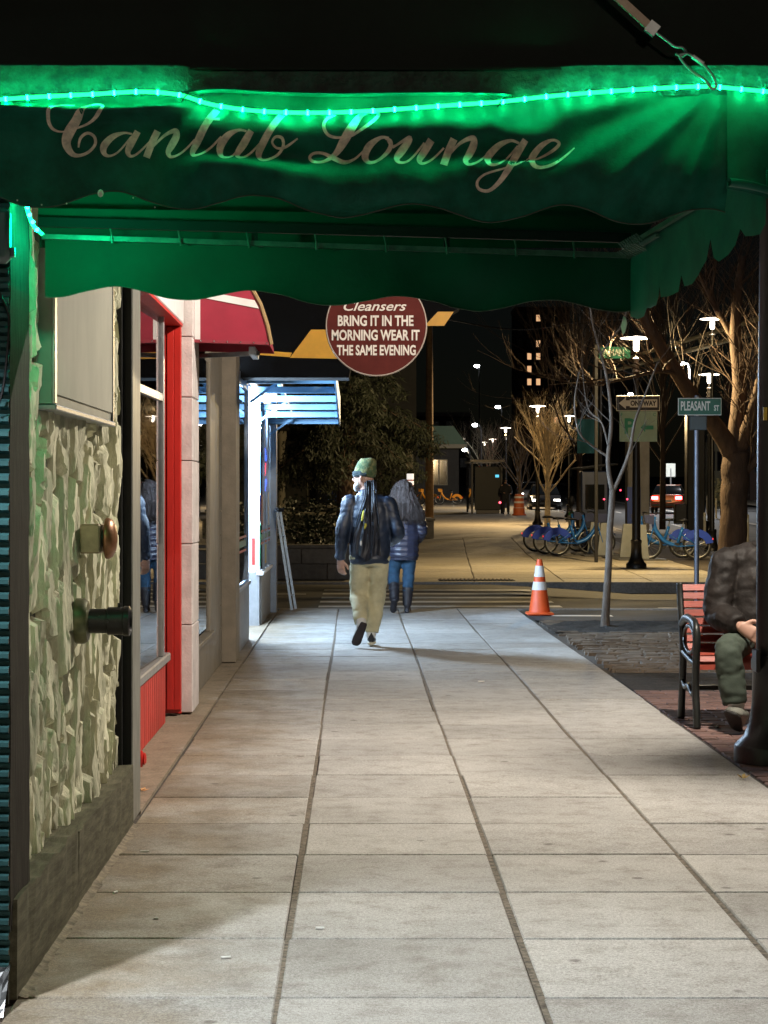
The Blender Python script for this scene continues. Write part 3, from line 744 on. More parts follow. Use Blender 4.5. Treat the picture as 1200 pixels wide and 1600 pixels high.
# flap beyond the near corner, curling at the bottom
def flap(u, v):
    z0 = 2.46 - .30*v - .05*u*v; a = PI*1.15*sm(.80, 1, v)
    x = .917 + .22*u; yy = 4.985 - .03*math.sin(u*5+.5)*v - .05*math.sin(a) ; z = z0 + .03*(1-math.cos(a))*.9
    return (x, yy, z)
mb = MB(); mb.grid(flap, 24, 30); part('corner_flap', mb, m_can, cp, smooth='all', fix=False)
# upper panels and roof of the canopy
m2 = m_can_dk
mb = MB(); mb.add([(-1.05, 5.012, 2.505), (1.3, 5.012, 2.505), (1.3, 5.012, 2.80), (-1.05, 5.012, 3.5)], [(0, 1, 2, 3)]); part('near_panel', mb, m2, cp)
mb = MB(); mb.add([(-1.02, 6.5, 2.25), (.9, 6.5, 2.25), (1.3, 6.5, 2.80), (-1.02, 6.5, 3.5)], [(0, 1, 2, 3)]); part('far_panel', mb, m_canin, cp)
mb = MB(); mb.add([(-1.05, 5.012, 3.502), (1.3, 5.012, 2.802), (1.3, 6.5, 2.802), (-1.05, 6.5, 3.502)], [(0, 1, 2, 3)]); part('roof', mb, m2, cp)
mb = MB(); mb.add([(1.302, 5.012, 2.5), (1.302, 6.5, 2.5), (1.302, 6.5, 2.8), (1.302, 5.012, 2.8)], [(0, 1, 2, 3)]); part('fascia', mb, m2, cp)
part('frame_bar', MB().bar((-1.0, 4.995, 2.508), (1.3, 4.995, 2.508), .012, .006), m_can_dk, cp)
# hanger strap with a screw link
st = thing('hanger_strap', W(1110, 132, 4.95), 'grey hanger strap with a screw link hooked to the canopy corner', 'hanger')
m_strap = M('strap_metal', (.34, .27, .22), .5, .5, var=.2, vs=30)
a, b = W(700, -246, 4.93), W(1022, 48, 4.93)
part('strap', MB().bar(a, b, .012, .024, up=(0, -1, 0)) if False else MB().bar(a, b, .020, .010, up=(0, -1, 0)), m_strap, st)
part('clip', MB().bar(W(1012, 39, 4.925), W(1026, 50, 4.925), .030, .014, up=(0, -1, 0)), m_galv, st)
part('wire', MB().tube(catmull([W(1024, 50, 4.93), W(1040, 62, 4.93), W(1055, 73, 4.93), W(1066, 74, 4.93), W(1072, 82, 4.928), W(1066, 88, 4.925), W(1056, 84, 4.928)], 5), .0036, 6), m_galv, st, smooth='all')
part('screw_link', MB().tube(catmull([W(1076, 84, 4.925), W(1062, 86, 4.925), W(1068, 98, 4.925), W(1082, 112, 4.925), W(1100, 124, 4.925), W(1112, 138, 4.925), W(1119, 136, 4.925), W(1115, 122, 4.925), W(1104, 106, 4.925), W(1088, 92, 4.925), W(1076, 84, 4.925)], 5), .0034, 6), m_galv, st, smooth='all')
part('sleeve', MB().tube([W(1082, 88, 4.925), W(1099, 100, 4.925)], .0065, 6), m_galv, st)
# ================================================================ RED SHOP
m_red = M('red_paint', (.52, .022, .016), .42, var=.12, vs=5, stretch=(3, 3, .6), bump=.1, bs=60)
m_red2 = M('red_plank', (.47, .04, .03), .55, var=.2, vs=6, stretch=(3, 3, .7), bump=.25, bs=40, rnd=.08)
m_blk = M('white_block', (.60, .54, .52), .75, var=.15, vs=7, bump=.35, bs=70)
m_gpost = M('grey_post', (.22, .22, .19), .5, .3, var=.25, vs=8, stretch=(3, 3, .6))
m_glass = GLASS('shop_glass', (.75, .70, .74), .06, .012)
m_wall = M('dark_brick_wall', (.06, .045, .04), .9, var=.3, vs=6, bump=.4, bs=30)
rs_ = thing('red_shop', (-1.3, 11.5, 0), 'red painted shopfront with tall window and white block pilaster beside the stone wall', 'shop')
mb = MB(); mb.box(-6, -1.22, 8.96, 13.86, 2.95, 9); mb.box(-6, -5.9, 8.96, 13.86, 0, 2.95); mb.box(-6, -1.3, 8.96, 9.2, 0, 2.95); mb.box(-6, -1.3, 13.6, 13.86, 0, 2.95)
part('wall', mb, m_wall, rs_)
mb = MB(); mb.box(-5.85, -1.32, 9.22, 13.58, -.01, .02); part('floor', mb, M('shop_floor', (.12, .07, .06), .6), rs_)
mb = MB(); mb.box(-2.3, -2.25, 9.25, 13.5, 0.02, 2.94); part('inner_partition', mb, M('maroon_wall', (.035, .010, .012), .8, var=.2, vs=2), rs_)
mb = MB(); mb.bbox(-1.13, -.988, 8.925, 9.25, 0, 3.4, .006); part('post', mb, m_gpost, rs_)
mb = MB(); mb.box(-1.13, -.992, 8.912, 8.922, 0, 3.4); part('post_face_shade', mb, M('black_gap', (0, 0, 0)), rs_)  # black sheet over the post's unlit face, its shade put into the colour
mb = MB(); mb.prism([(-1.270, 9.3, .46), (-1.212, 12.53, .46), (-1.212, 12.53, 2.94), (-1.270, 9.3, 2.94)], (-1, .018, 0), .008); part('window_pane', mb, m_glass, rs_)
wf = MB()
for yy, xx in ((11.27, -1.235), (12.565, -1.211)): part('window_frame', MB().bbox(xx-.02, xx+.016, yy-.035, yy+.035, .452, 2.94, .004), m_alu, rs_)
part('transom_bar', MB().bar((-1.234, 11.31, 2.062), (-1.211, 12.53, 2.062), .028, .045), m_alu, rs_)
part('sill', MB().bbox(-1.30, -1.185, 9.3, 12.90, .395, .45, .008), M('sill_grey', (.30, .29, .28), .5, .3, var=.15, vs=20), rs_)
y = 9.32; pm = None
while y < 12.8:
    mb = MB(); mb.bbox(-1.25, -1.212, y+.003, min(y+.115, 12.88), .006, .395, .004); part('plank', mb, m_red2, rs_); y += .117
for k in range(3):
    mb = MB(); mb.bbox(-1.285+.047*k, -1.240+.047*k, 13.2-.006*(k == 1), 13.26, .05, 2.56, .003); part('red_board', mb, m_red, rs_)
mb = MB(); mb.box(-1.283, -1.15, 13.262, 13.31, 0.02, 2.94); part('red_return', mb, m_red, rs_)
mb = MB(); mb.bbox(-1.5, -1.135, 9.28, 13.30, 2.585, 2.95, .006); part('header', mb, m_white, rs_)
mb = MB(); mb.box(-1.5, -1.14, 9.28, 13.28, 2.565, 2.583); part('soffit_board', mb, m_red, rs_)
for z0, z1 in ((.02, .595), (.60, 1.13), (1.135, 1.68), (1.685, 2.1), (2.105, 2.5), (2.505, 2.95)):
    mb = MB(); mb.bbox(-1.158, -1.078+random.uniform(-.003, .003), 13.32, 13.85, z0, z1, .005); part('block', mb, m_blk, rs_)
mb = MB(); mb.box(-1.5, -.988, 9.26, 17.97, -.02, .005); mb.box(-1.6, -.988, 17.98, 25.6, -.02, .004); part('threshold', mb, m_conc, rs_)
part('curtain', MB().grid(lambda u, v: (-1.95+.70*u, 13.42+.03*math.sin(u*40), .1+2.4*v), 40, 2), M('maroon_curtain', (.42, .09, .13), .9, var=.2, vs=5), rs_, smooth='all')
# red fire connection knob at the foot of the shopfront
kn = thing('fire_valve', (-1.15, 10.6, .08), 'small red standpipe valve cap at the foot of the red planks', 'valve')
c = W(221, 1186, 10.55)
mb = MB(); mb.tube([(c.x-.14, 10.62, c.z-.02), (c.x-.01, 10.56, c.z)], .028, 14); part('stub', mb, m_red, kn, smooth=True)
mb = MB(); mb.lathe((c.x-.014, 10.56, c.z), [(.036, 0), (.044, .006), (.044, .018), (.03, .024), (.034, .03), (.02, .038)], 18, 'x'); part('cap', mb, m_red, kn, smooth=True)

# ================================================================ BEIGE SHOP with the red awning
m_beige = M('beige_panel', (.22, .19, .145), .55, var=.15, vs=4, bump=.12, bs=50)
bs_ = thing('beige_shop', (-1.2, 16, 0), 'beige panelled shopfront with riveted pier behind the red shop', 'shop')
mb = MB(); mb.box(-6, -1.22, 13.87, 17.95, 2.7, 9); mb.box(-6, -5.9, 13.87, 17.95, 0, 2.7); mb.box(-6, -1.3, 17.7, 17.95, 0, 2.7); part('wall', mb, m_wall, bs_)
part('red_trim', MB().box(-1.2, -1.105, 13.87, 13.96, .05, 2.5), m_red, bs_)
part('window_pane', MB().box(-1.172, -1.164, 13.98, 15.93, .42, 2.5), m_glass, bs_)
part('window_frame', MB().bbox(-1.19, -1.15, 15.93, 15.99, .38, 2.5, .004), m_beige, bs_)
part('sill', MB().bbox(-1.2, -1.12, 13.97, 15.99, .34, .38, .005), m_beige, bs_)
part('lower_panel', MB().bbox(-1.2, -1.15, 13.97, 16.0, .012, .338, .004), m_beige, bs_)
part('riveted_panel', MB().bbox(-1.2, -1.155, 16.0, 17.4, .012, 2.7, .004), m_beige, bs_)
mb = MB()
for k in range(12): mb.ball((-1.154, 17.2, .12+.2*k), .008, 6, 4)
part('rivet', mb, m_beige, bs_)
part('pier', MB().bbox(-1.3, -1.035, 17.41, 17.94, .012, 2.7, .006), M('pier_beige', (.20, .165, .12), .65, var=.15, vs=5, bump=.2, bs=60), bs_)
part('interior_shelf', MB().box(-2.6, -2.5, 14, 17.6, .02, 1.3), M('shelf_brown', (.16, .10, .05), .7), bs_)
# red awning
m_awn = M('maroon_vinyl', (.30, .018, .040), .5, var=.1, vs=5)
ra = thing('red_awning', (-1.0, 15, 2.4), 'dark red awning with white stripes above the shop window', 'awning')
prof = [(-1.14, 2.475), (-.575, 2.455), (-.60, 2.58), (-.645, 2.72), (-.72, 2.86), (-.83, 2.99), (-1.0, 3.1), (-1.14, 3.15)]
ya, yb = 13.45, 14.25
mb = MB(); mb.prism([(x, ya, z) for x, z in prof], (0, 1, 0), .01); part('end_panel', mb, m_awn, ra)
mb = MB(); mb.prism([(x, yb, z) for x, z in prof], (0, 1, 0), .01); part('end_panel', mb, m_awn, ra)
mb = MB(); mb.grid(lambda u, v: (prof[1+int(round(u*6))][0], ya+.011+(yb-ya-.012)*v, prof[1+int(round(u*6))][1]), 6, 1); part('cover', mb, m_awn, ra, smooth='all')
part('edge_trim', MB().tube([(x+.012, ya, z+.006) for x, z in prof[1:]], .013, 6), M('tan_trim', (.30, .20, .09), .6), ra)
part('stripe', MB().box(-1.075, -1.038, ya-.004, ya-.0005, 2.48, 3.1), m_white, ra)
mb = MB(); mb.add([(-1.138, ya-.007, 2.795), (-.645, ya-.007, 2.70), (-.675, ya-.007, 2.755), (-1.138, ya-.007, 2.84)], [(0, 1, 2, 3)]); part('stripe', mb, m_white, ra)
part('hem_rail', MB().bar((-1.14, ya-.006, 2.487), (-.58, ya-.006, 2.468), .012, .02), M('maroon_rail', (.34, .05, .07), .4, .3), ra)
for k in range(7): part('stud', MB().ball((-1.12+.088*k, ya-.014, 2.487-.0028*k), .006, 8, 5), m_chrome, ra)
for z in (2.56, 2.66): part('stud', MB().ball((-1.125, ya-.004, z), .006, 8, 5), m_chrome, ra)
part('bracket', MB().bbox(-1.135, -1.11, ya-.05, ya-.004, 2.64, 2.69, .003), m_white, ra)
part('awning_lamp', MB().bbox(-.72, -.675, ya+.1, ya+.6, 2.40, 2.455, .004), M('pale_blue_metal', (.45, .55, .62), .4, .3), ra)
part('arm', MB().bar((-1.15, 14.0, 2.42), (-.66, 13.7, 2.42), .03, .03), m_galv, ra)

# ================================================================ BRIGHT CORNER SHOP
m_bgrey = M('blue_grey_frame', (.26, .31, .38), .4, .4, var=.1, vs=9)
m_tile = M('grey_tile', (.19, .19, .19), .5, var=.12, vs=12, rnd=.08)
m_gl2 = GLASS('bright_shop_glass', (.92, .95, .97), .04, .01)
cs = thing('corner_shop', (-1.2, 22, 0), 'brightly lit corner shop with pale blue frames and striped windows', 'shop')
m_iw = M('interior_white', (.75, .77, .80), .7, var=.04)
mb = MB(); mb.box(-6, -1.2, 17.96, 25.25, 2.75, 9); mb.box(-6, -1.3, 25.05, 25.25, 0, 2.75); part('wall', mb, m_wall, cs)
mb = MB(); mb.box(-3.4, -3.3, 17.97, 25.05, 0, 2.75); mb.box(-3.3, -1.3, 17.96, 18.02, 0, 2.75); mb.box(-3.3, -1.085, 24.95, 25.02, 0, 2.75)
mb.box(-3.3, -1.22, 18.02, 24.98, 2.70, 2.745); mb.box(-3.3, -1.2, 18.02, 24.98, -.01, .02)
part('interior', mb, m_iw, cs)
mb = MB(); mb.box(-2.6, -2.0, 19, 24.3, .02, .95); part('counter', mb, M('counter_pale', (.5, .45, .4), .5), cs)
for yy in (19.2, 21.6, 23.8):
    part('ceiling_tube', MB().box(-2.2, -1.5, yy, yy+.12, 2.64, 2.69), E('tube_glow', (.80, .90, 1.0), 14), cs)
# bay one
part('window_pane', MB().box(-1.106, -1.100, 18.0, 20.25, .62, 2.6), m_gl2, cs)
mb = MB()
for yy in (18.05, 20.27): mb.bbox(-1.13, -1.08, yy-.05, yy+.05, .6, 2.62, .004)
mb.bbox(-1.13, -1.08, 18.1, 20.22, 2.5, 2.62, .004); part('window_frame', mb, m_bgrey, cs)
part('sill', MB().bbox(-1.15, -1.055, 17.96, 20.33, .565, .605, .006), m_bgrey, cs)
for k in range(3):
    part('tile', MB().bbox(-1.13, -1.075, 17.97+.785*k, 18.745+.785*k, .0, .56, .005), m_tile, cs)
# recessed entrance
part('return_pane', MB().box(-1.205, -1.095, 22.5, 22.507, .62, 2.55), m_gl2, cs)
part('return_frame', MB().bbox(-1.24, -1.205, 22.48, 22.53, .6, 2.6, .004).bbox(-1.10, -1.075, 22.48, 22.53, .6, 2.6, .004), m_white, cs)
part('light_box', MB().box(-1.20, -1.10, 22.54, 22.56, .62, 2.42), E('light_box_glow', (.93, .96, 1.0), 1.2), cs)
part('red_notice', MB().box(-1.16, -1.125, 22.49, 22.498, .68, .98), m_red, cs)
part('tile', MB().bbox(-1.24, -1.075, 22.47, 22.6, 0, .595, .005), m_tile, cs)
part('door', MB().bbox(-1.62, -1.58, 20.4, 22.4, .02, 2.1, .005), m_bgrey, cs)
# bay two
part('window_pane', MB().box(-1.071, -1.065, 22.62, 25.0, .62, 2.6), m_gl2, cs)
mb = MB()
for yy in (23.25, 24.05): mb.bbox(-1.09, -1.05, yy-.03, yy+.03, .6, 2.62, .004)
part('mullion', mb, m_bgrey, cs)
part('window_frame', MB().bbox(-1.09, -1.045, 22.55, 25.0, 2.5, 2.62, .004), m_bgrey, cs)
part('sill', MB().bbox(-1.11, -1.03, 22.45, 25.02, .565, .605, .006), m_white, cs)
for k in range(3): part('tile', MB().bbox(-1.10, -1.06, 22.61+.805*k, 23.405+.805*k, 0, .56, .005), m_tile, cs)
m_g = M('green_film', (.03, .18, .12), .5); m_r = M('red_film', (.5, .08, .06), .5); m_wf = M('white_film', (.7, .68, .62), .5)
for y0, y1, x in ((18.15, 20.2, -1.099), (22.65, 24.95, -1.064)):
    for z, h, mm in ((1.04, .022, m_r), (.955, .06, m_g), (.905, .022, m_r)):
        part('window_stripe', MB().box(x, x+.002, y0, y1, z, z+h), mm, cs)
part('poster', MB().box(-1.064, -1.062, 24.1, 24.75, 1.1, 1.5), m_wf, cs)
part('poster', MB().box(-1.064, -1.062, 23.3, 23.95, .66, .88), M('ochre_film', (.42, .34, .10), .6), cs)
part('poster', MB().box(-1.064, -1.062, 22.75, 23.15, 1.12, 1.46), M('dark_red_film', (.18, .02, .03), .6), cs)
part('corner_post', MB().bbox(-1.075, -.985, 25.03, 25.22, 0, 2.75, .006), m_bgrey, cs)
ns = thing('neon_sign', (-1.12, 23.6, 1.7), 'blue and red neon sign hanging in the bright shop window', 'neon sign')
oc = [( -1.10, 23.65+.42*math.cos(a), 1.76+.26*math.sin(a)) for a in [2*PI*k/24 for k in range(25)]]
part('blue_tube', MB().tube(oc, .035, 6), E('neon_blue', (.06, .16, 1.0), 9), ns)
part('red_tube', MB().tube([(-1.10, 23.35, 1.70), (-1.10, 23.35, 1.84), (-1.10, 23.5, 1.70), (-1.10, 23.5, 1.84), (-1.10, 23.65, 1.84), (-1.10, 23.65, 1.70), (-1.10, 23.8, 1.70), (-1.10, 23.95, 1.84)], .035, 6), E('neon_red', (1.0, .05, .10), 8), ns)
for yy in (19.2, 21.2, 23.8): lamp('corner_shop_lamp', (-1.36, yy, 2.40), 820, (.58, .78, 1.0), .15)
for k in range(16):
    bay = k % 2; y = (18.2+.24*(k//2)) if bay else (22.75+.27*(k//2)); h = random.uniform(.12, .5); z = .62 if k % 3 else 1.15
    part('display_box', MB().bbox(-1.30 if bay else -1.26, -1.16 if bay else -1.12, y, y+.2, z, z+h, .004), M('display_%d' % (k % 5), [(.5, .06, .05), (.05, .22, .45), (.55, .42, .06), (.06, .32, .16), (.6, .55, .5)][k % 5], .5), cs)
# louvred frame canopy
m_blue = M('blue_frame', (.13, .26, .40), .4, .3, var=.1, vs=8)
pg = thing('louvre_canopy', (-.7, 22.5, 2.3), 'pale blue open louvre frame projecting over the bright shop window', 'canopy')
def pz(y): return 2.60 - .045*(y-20.0)
for k in range(6):
    yy = 20.0 + k*1.0
    part('louvre', MB().bbox(-1.10, -.215, yy-.03, yy+.03, pz(yy)-.035, pz(yy)+.035, .005), m_blue, pg)
for x in (-1.07, -.80): part('beam', MB().bar((x, 19.9, pz(19.9)+.08), (x, 25.1, pz(25.1)+.08), .04, .05), m_blue, pg)
part('end_plate', MB().prism([(-.213, 19.9, pz(19.9)-.05), (-.213, 25.1, pz(25.1)-.05), (-.213, 25.1, pz(25.1)+.32), (-.213, 19.9, pz(19.9)+.09)], (1, 0, 0), .02), m_blue, pg)
for k in range(3): part('bracket', MB().bar((-1.06, 20.2+k*2.2, pz(20.2+k*2.2)-.2), (-.75, 20.2+k*2.2, pz(20.2+k*2.2)+.02), .025, .025), m_blue, pg)
# black awning with a gold stepped band
ba = thing('black_awning', (-.3, 18.6, 2.8), 'black projecting awning with a stepped gold band behind the round sign', 'awning')
Yb = 18.9
P = [(372, 590), (372, 440), (740, 400), (720, 480), (706, 487), (683, 487), (664, 508), (640, 508), (560, 512), (545, 590)]
mb = MB(); mb.prism([W(a, b, Yb) for a, b in P], (0, 1, 0), .5); part('cover', mb, M('black_vinyl', (.003, .003, .0032), .8, spec=.1), ba)
gold = M('gold_band', (.80, .38, .012), .5, var=.1, vs=6)
for P in ([(384, 546), (456, 551), (453, 558), (384, 553)], [(453, 559), (486, 515), (560, 515), (560, 561)], [(640, 509), (664, 509), (684, 487), (709, 487), (694, 509)]):
    mb = MB(); mb.prism([W(a, b, Yb-.02) for a, b in P], (0, 1, 0), .018); part('gold_band', mb, gold, ba)

# ================================================================ ROUND CLEANERS' SIGN
YS_ = 16.0; c = W(588, 509, YS_); rad = 78/F*YS_
sg = thing('round_sign', (c.x, YS_, c.z-rad), 'round maroon hanging sign about bringing clothes in the morning', 'sign')
m_mar = M('maroon_enamel', (.085, .013, .010), .7, spec=.15, var=.18, vs=5)
part('disc', MB().lathe((c.x, YS_-.03, c.z), [(rad-.006, 0), (rad, .006), (rad, .054), (rad-.006, .06)], 56, 'y'), m_mar, sg, smooth=True)
part('rim', MB().torus((c.x, YS_, c.z), rad, .008, 'y', 56, 6, 4), M('rim_pale', (.40, .33, .28), .5), sg, smooth='all')
m_sl = M('sign_cream', (.66, .60, .54), .6, var=.12, vs=16)
def ST(b, px, py, h, w, bold=.008, **k):
    p = W(px, py, YS_-.034); size = h/F*YS_/.72
    o = text(b, size, p, m_sl, sg, bold=bold*size, **k)
    xs = [v.co.x for v in o.data.vertices]; cur = max(xs)-min(xs); f = w/F*YS_/cur
    mid = (max(xs)+min(xs))/2; tgt = p.x - ORG[sg.name].x
    for v in o.data.vertices: v.co.x = tgt + (v.co.x-mid)*f
    return o
ST('Cleansers', 586, 479, 15, 98, .012, shear=.35)
ST('BRING IT IN THE', 587, 502, 16, 118, .03)
ST('MORNING WEAR IT', 587, 524.5, 16, 137, .03)
ST('THE SAME EVENING', 588, 548, 15.5, 123, .03)
part('hanger_arm', MB().bar((-1.25, YS_, c.z+rad+.06), (c.x+rad, YS_, c.z+rad+.06), .04, .05), m_black, sg)
for s_ in (-.22, .22): part('hanger_rod', MB().tube([(c.x+s_, YS_, c.z+rad*.8), (c.x+s_, YS_, c.z+rad+.04)], .012, 8), m_black, sg)
# folding frame leaning on the corner post
lf = thing('leaning_frame', W(458, 952, 24.9), 'thin pale metal frame leaning against the corner post of the bright shop', 'folding frame')
for (a, b), (c2, d2) in (((433, 800), (456, 953)), ((438, 800), (462, 951))):
    part('leg', MB().bar(W(a, b, 24.85 if a == 433 else 24.97), W(c2, d2, 25.0 if a == 433 else 25.12), .03, .03), m_alu, lf)
part('hinge', MB().bar(W(432, 797, 24.86), W(441, 797, 24.98), .05, .05), m_dark, lf)
for t in (.25, .85):
    a = W(433, 800, 24.85).lerp(W(456, 953, 25.0), t); b = W(438, 800, 24.97).lerp(W(462, 951, 25.12), t); part('rung', MB().bar(a, b, .02, .02), m_alu, lf)
# ================================================================ STREET LAMPS
m_disc = E('lamp_disc_glow', (1.0, .88, .72), 7, False)
m_bulb = bpy.data.materials.new('lamp_glass_glow'); m_bulb.use_nodes = True
_n = m_bulb.node_tree; _n.nodes.remove(_n.nodes['Principled BSDF']); _a = _n.nodes.new('ShaderNodeAddShader')
_t = _n.nodes.new('ShaderNodeBsdfTransparent'); _e = _n.nodes.new('ShaderNodeEmission'); _e.inputs[0].default_value = (1.0, .90, .74, 1); _e.inputs[1].default_value = 5
_n.links.new(_t.outputs[0], _a.inputs[0]); _n.links.new(_e.outputs[0], _a.inputs[1]); _n.links.new(_a.outputs[0], _n.nodes['Material Output'].inputs[0])
m_bulb.cycles.emission_sampling = 'NONE'
def street_lamp(loc, label, h=4.68, r=.087, power=0, col=WARM, base=True, s=1.0):
    t = thing('street_lamp', loc, label, 'street lamp', 'disc-topped street lamps along the avenue')
    x, y, z = loc
    if base: part('base', MB().lathe((x, y, z), [(.205, 0), (.205, .085), (.195, .10), (.15, .145), (.122, .22), (.108, .32), (.104, .50), (.112, .51), (.112, .56), (.092, .58)], 28), m_black, t, smooth=True)
    part('pole', MB().tube([(x, y, z+(.3 if base else 0)), (x, y, z+1.6), (x, y, z+h-.74)], [r, r*.94, r*.62], 18), m_black, t, smooth=True)
    part('rings', MB().lathe((x, y, z+h-.75), [(.06, 0), (.085, .01), (.085, .04), (.055, .05), (.055, .12), (.08, .13), (.08, .16), (.05, .17), (.05, .24), (.075, .25), (.075, .28), (.05, .29), (.02, .30), (.018, .42)], 18), M('ring_steel', (.35, .33, .3), .35, .7), t, smooth=True)
    part('lamp_glass', MB().lathe((x, y, z+h-.33), [(.04, 0), (.06, .04), (.06, .20), (.045, .24)], 18), m_bulb, t, smooth=True)
    part('disc', MB().lathe((x, y, z+h-.085), [(.08, 0), (.31, .010), (.32, .018), (.30, .026), (.10, .050), (.03, .06)], 32), m_disc, t, smooth=True)
    if power: lamp('street_lamp_light', (x, y, z+h-.15), power, col, .055)
    return t
near_lamp = street_lamp((2.27, 11.0, 0), 'near black lamp post in front of the red bench', power=1500, col=(1.0, .90, .775))
mb = MB(); mb.bbox(2.155, 2.178, 10.85, 10.97, .50, .62, .004); part('hatch', mb, m_black, near_lamp)
part('yellow_tag', MB().box(2.205, 2.225, 10.905, 10.915, 1.86, 1.93), M('yellow_tag', (.6, .42, .03), .5), near_lamp)
street_lamp((2.6, -13.0, 0), 'assumed black lamp post, unseen on the sidewalk behind the viewer', power=1200, col=(1.0, .82, .62))  # assumed lamp, out of view; added for warm light on the lettering and foreground
cl = street_lamp((5.62, 40.4, 0), 'black lamp post carrying the one way sign on the far corner', power=2100, col=(1.0, .73, .35))
for (px, py, pw), lab in zip(((840, 632, 3000), (790, 667, 1700), (770, 685, 0), (757, 690, 0)),
        ('black lamp post standing left of the bare lit tree', 'lamp post with lit disc above the bus shelter panel', 'distant lit lamp post just left of the one over the shelter', 'farthest lit lamp post of the row over the shelter')):
    k = (HY-py)/F; Y = (4.68-.575-1.45)/(k-.0115)
    street_lamp(((px-VX)/F*Y, Y, gz(Y)), lab, power=pw, col=(1.0, .70, .34))
for px, py, Y, lab, pw in ((1113, 498, 52, 'tall lit lamp post above the branches of the big tree', 110), (1108, 585, 61, 'lit lamp post standing behind the street name sign', 150), (889, 650, 92, 'slim lamp post right of the bare lit tree', 0)):
    p = W(px, py, Y); street_lamp((p.x, Y, gz(Y)), lab, h=p.z-gz(Y)+.06, r=.06, power=pw, col=(1.0, .80, .58))
# lone street lights with bright heads
m_flood = E('flood_glow', (.92, .95, 1.0), 60, False)
for px, py, Y, lab in ((742, 664, 130, 'white flood light on a pole left of the lamp row'), (985, 616, 150, 'white street light shining above the one way sign'), (1067, 568, 112, 'bright white street light between the tree limbs'), (778, 636, 210, 'tiny distant street light high over the bus shelter'), (726, 703, 150, 'small white lamp beside the dark porch'), (745, 572, 330, 'single faint light high in the dark sky left of the tower'), (1083, 578+80, 170, 'small pinkish lamp far down the avenue')):
    p = W(px, py, Y); t = thing('pole_light', (p.x, Y, gz(Y)), lab, 'street light', 'bright pole lights in the distance')
    part('pole', MB().tube([(p.x+.4, Y, gz(Y)), (p.x+.4, Y, p.z-.3), (p.x+.3, Y, p.z), (p.x, Y, p.z+.05)], [.10, .07, .05, .04], 8), m_dark, t)
    s_ = Y/F*3.0
    if Y == 112: lamp('flood_light', p+V((0, 0, -.4)), 5200, (.95, .97, 1.0), .2)
    part('head', MB().ball(p, (s_*1.4, s_, s_*.8), 10, 6), m_flood, t, smooth='all')

# ================================================================ BENCH
m_slat = M('red_slat', (.30, .052, .032), .45, var=.25, vs=6, stretch=(1, 8, 8), bump=.15, bs=30, rnd=.12)
m_iron = M('bench_iron', (.028, .030, .028), .4, .5, bump=.2, bs=90)
be = thing('park_bench', (2.9, 12.9, 0), 'red slatted park bench with black iron ends behind the near lamp post', 'bench')
bx0, bx1 = 2.135, 3.85
seatp = [(12.60, .385), (12.605, .425), (12.66, .447), (12.725, .45), (12.79, .447), (12.855, .442), (12.92, .44), (12.985, .447)]
backp = [(13.03, .475), (13.055, .528), (13.075, .582), (13.092, .636), (13.11, .690), (13.128, .744), (13.148, .798), (13.172, .850)]
P = seatp+backp
for i, (yy, zz) in enumerate(P):
    a = P[max(i-1, 0)]; b = P[min(i+1, len(P)-1)]; up = V((0, -(b[1]-a[1]), b[0]-a[0]))
    part('slat', MB().bar((bx0, yy, zz), (bx1, yy, zz), .042, .022, up=up) if False else MB().bar((bx0, yy, zz), (bx1, yy, zz), .022 if False else .042, .022, up=V((0, -(b[1]-a[1]), b[0]-a[0])).normalized()), m_slat, be)
def endframe(x):
    mb = MB(); S2 = [(.012, .020)]
    def st(pts, w=.024, d=.03): q = catmull([(x, a, b) for a, b in pts], 5); mb.tube(q, [(w, d)]*len(q), 8, side=(1, 0, 0))
    st([(13.20, .88), (13.185, .80), (13.12, .62), (13.07, .47), (13.09, .30), (13.13, .12), (13.16, .0)])
    st([(13.11, .62), (12.95, .665), (12.75, .665), (12.60, .64), (12.555, .56), (12.575, .42), (12.60, .25), (12.56, .10), (12.545, .0)])
    st([(12.60, .40), (12.80, .415), (13.05, .44)], .02, .02)
    st([(12.60, .25), (12.72, .20), (12.85, .24), (13.0, .22), (13.10, .26)], .016, .018)
    q = [(x, 12.83+.20*math.cos(a), .54+.085*math.sin(a)) for a in [2*PI*k/18 for k in range(19)]]; mb.tube(q, .013, 6)
    part('end_frame', mb, m_iron, be, smooth='all')
endframe(bx0-.012); endframe(bx1+.012)
part('stretcher', MB().bar((bx0, 12.95, .22), (bx1, 12.95, .22), .03, .03), m_iron, be)

# ================================================================ TRAFFIC CONE
c = W(843, 961, 24.6)
cn = thing('traffic_cone', (c.x, 24.6, -.002), 'orange traffic cone with two white collars at the sidewalk corner', 'cone')
m_or = M('cone_orange', (.75, .10, .02), .5, var=.08, vs=10)
x, y = c.x, 24.6
part('base', MB().bbox(x-.165, x+.165, y-.165, y+.165, .0, .035, .014), m_or, cn, smooth=True)
part('body', MB().lathe((x, y, .035), [(.135, 0), (.128, .02), (.040, .60), (.028, .645), (.02, .645)], 24), m_or, cn, smooth=True)
rr = lambda z: .128 + (.040-.128)*(z-.055)/.58 + .003
for z0, z1 in ((.305, .405), (.465, .60)): part('collar', MB().lathe((x, y, 0), [(rr(z0), z0), (rr(z1), z1)], 24), m_white, cn, smooth=True)

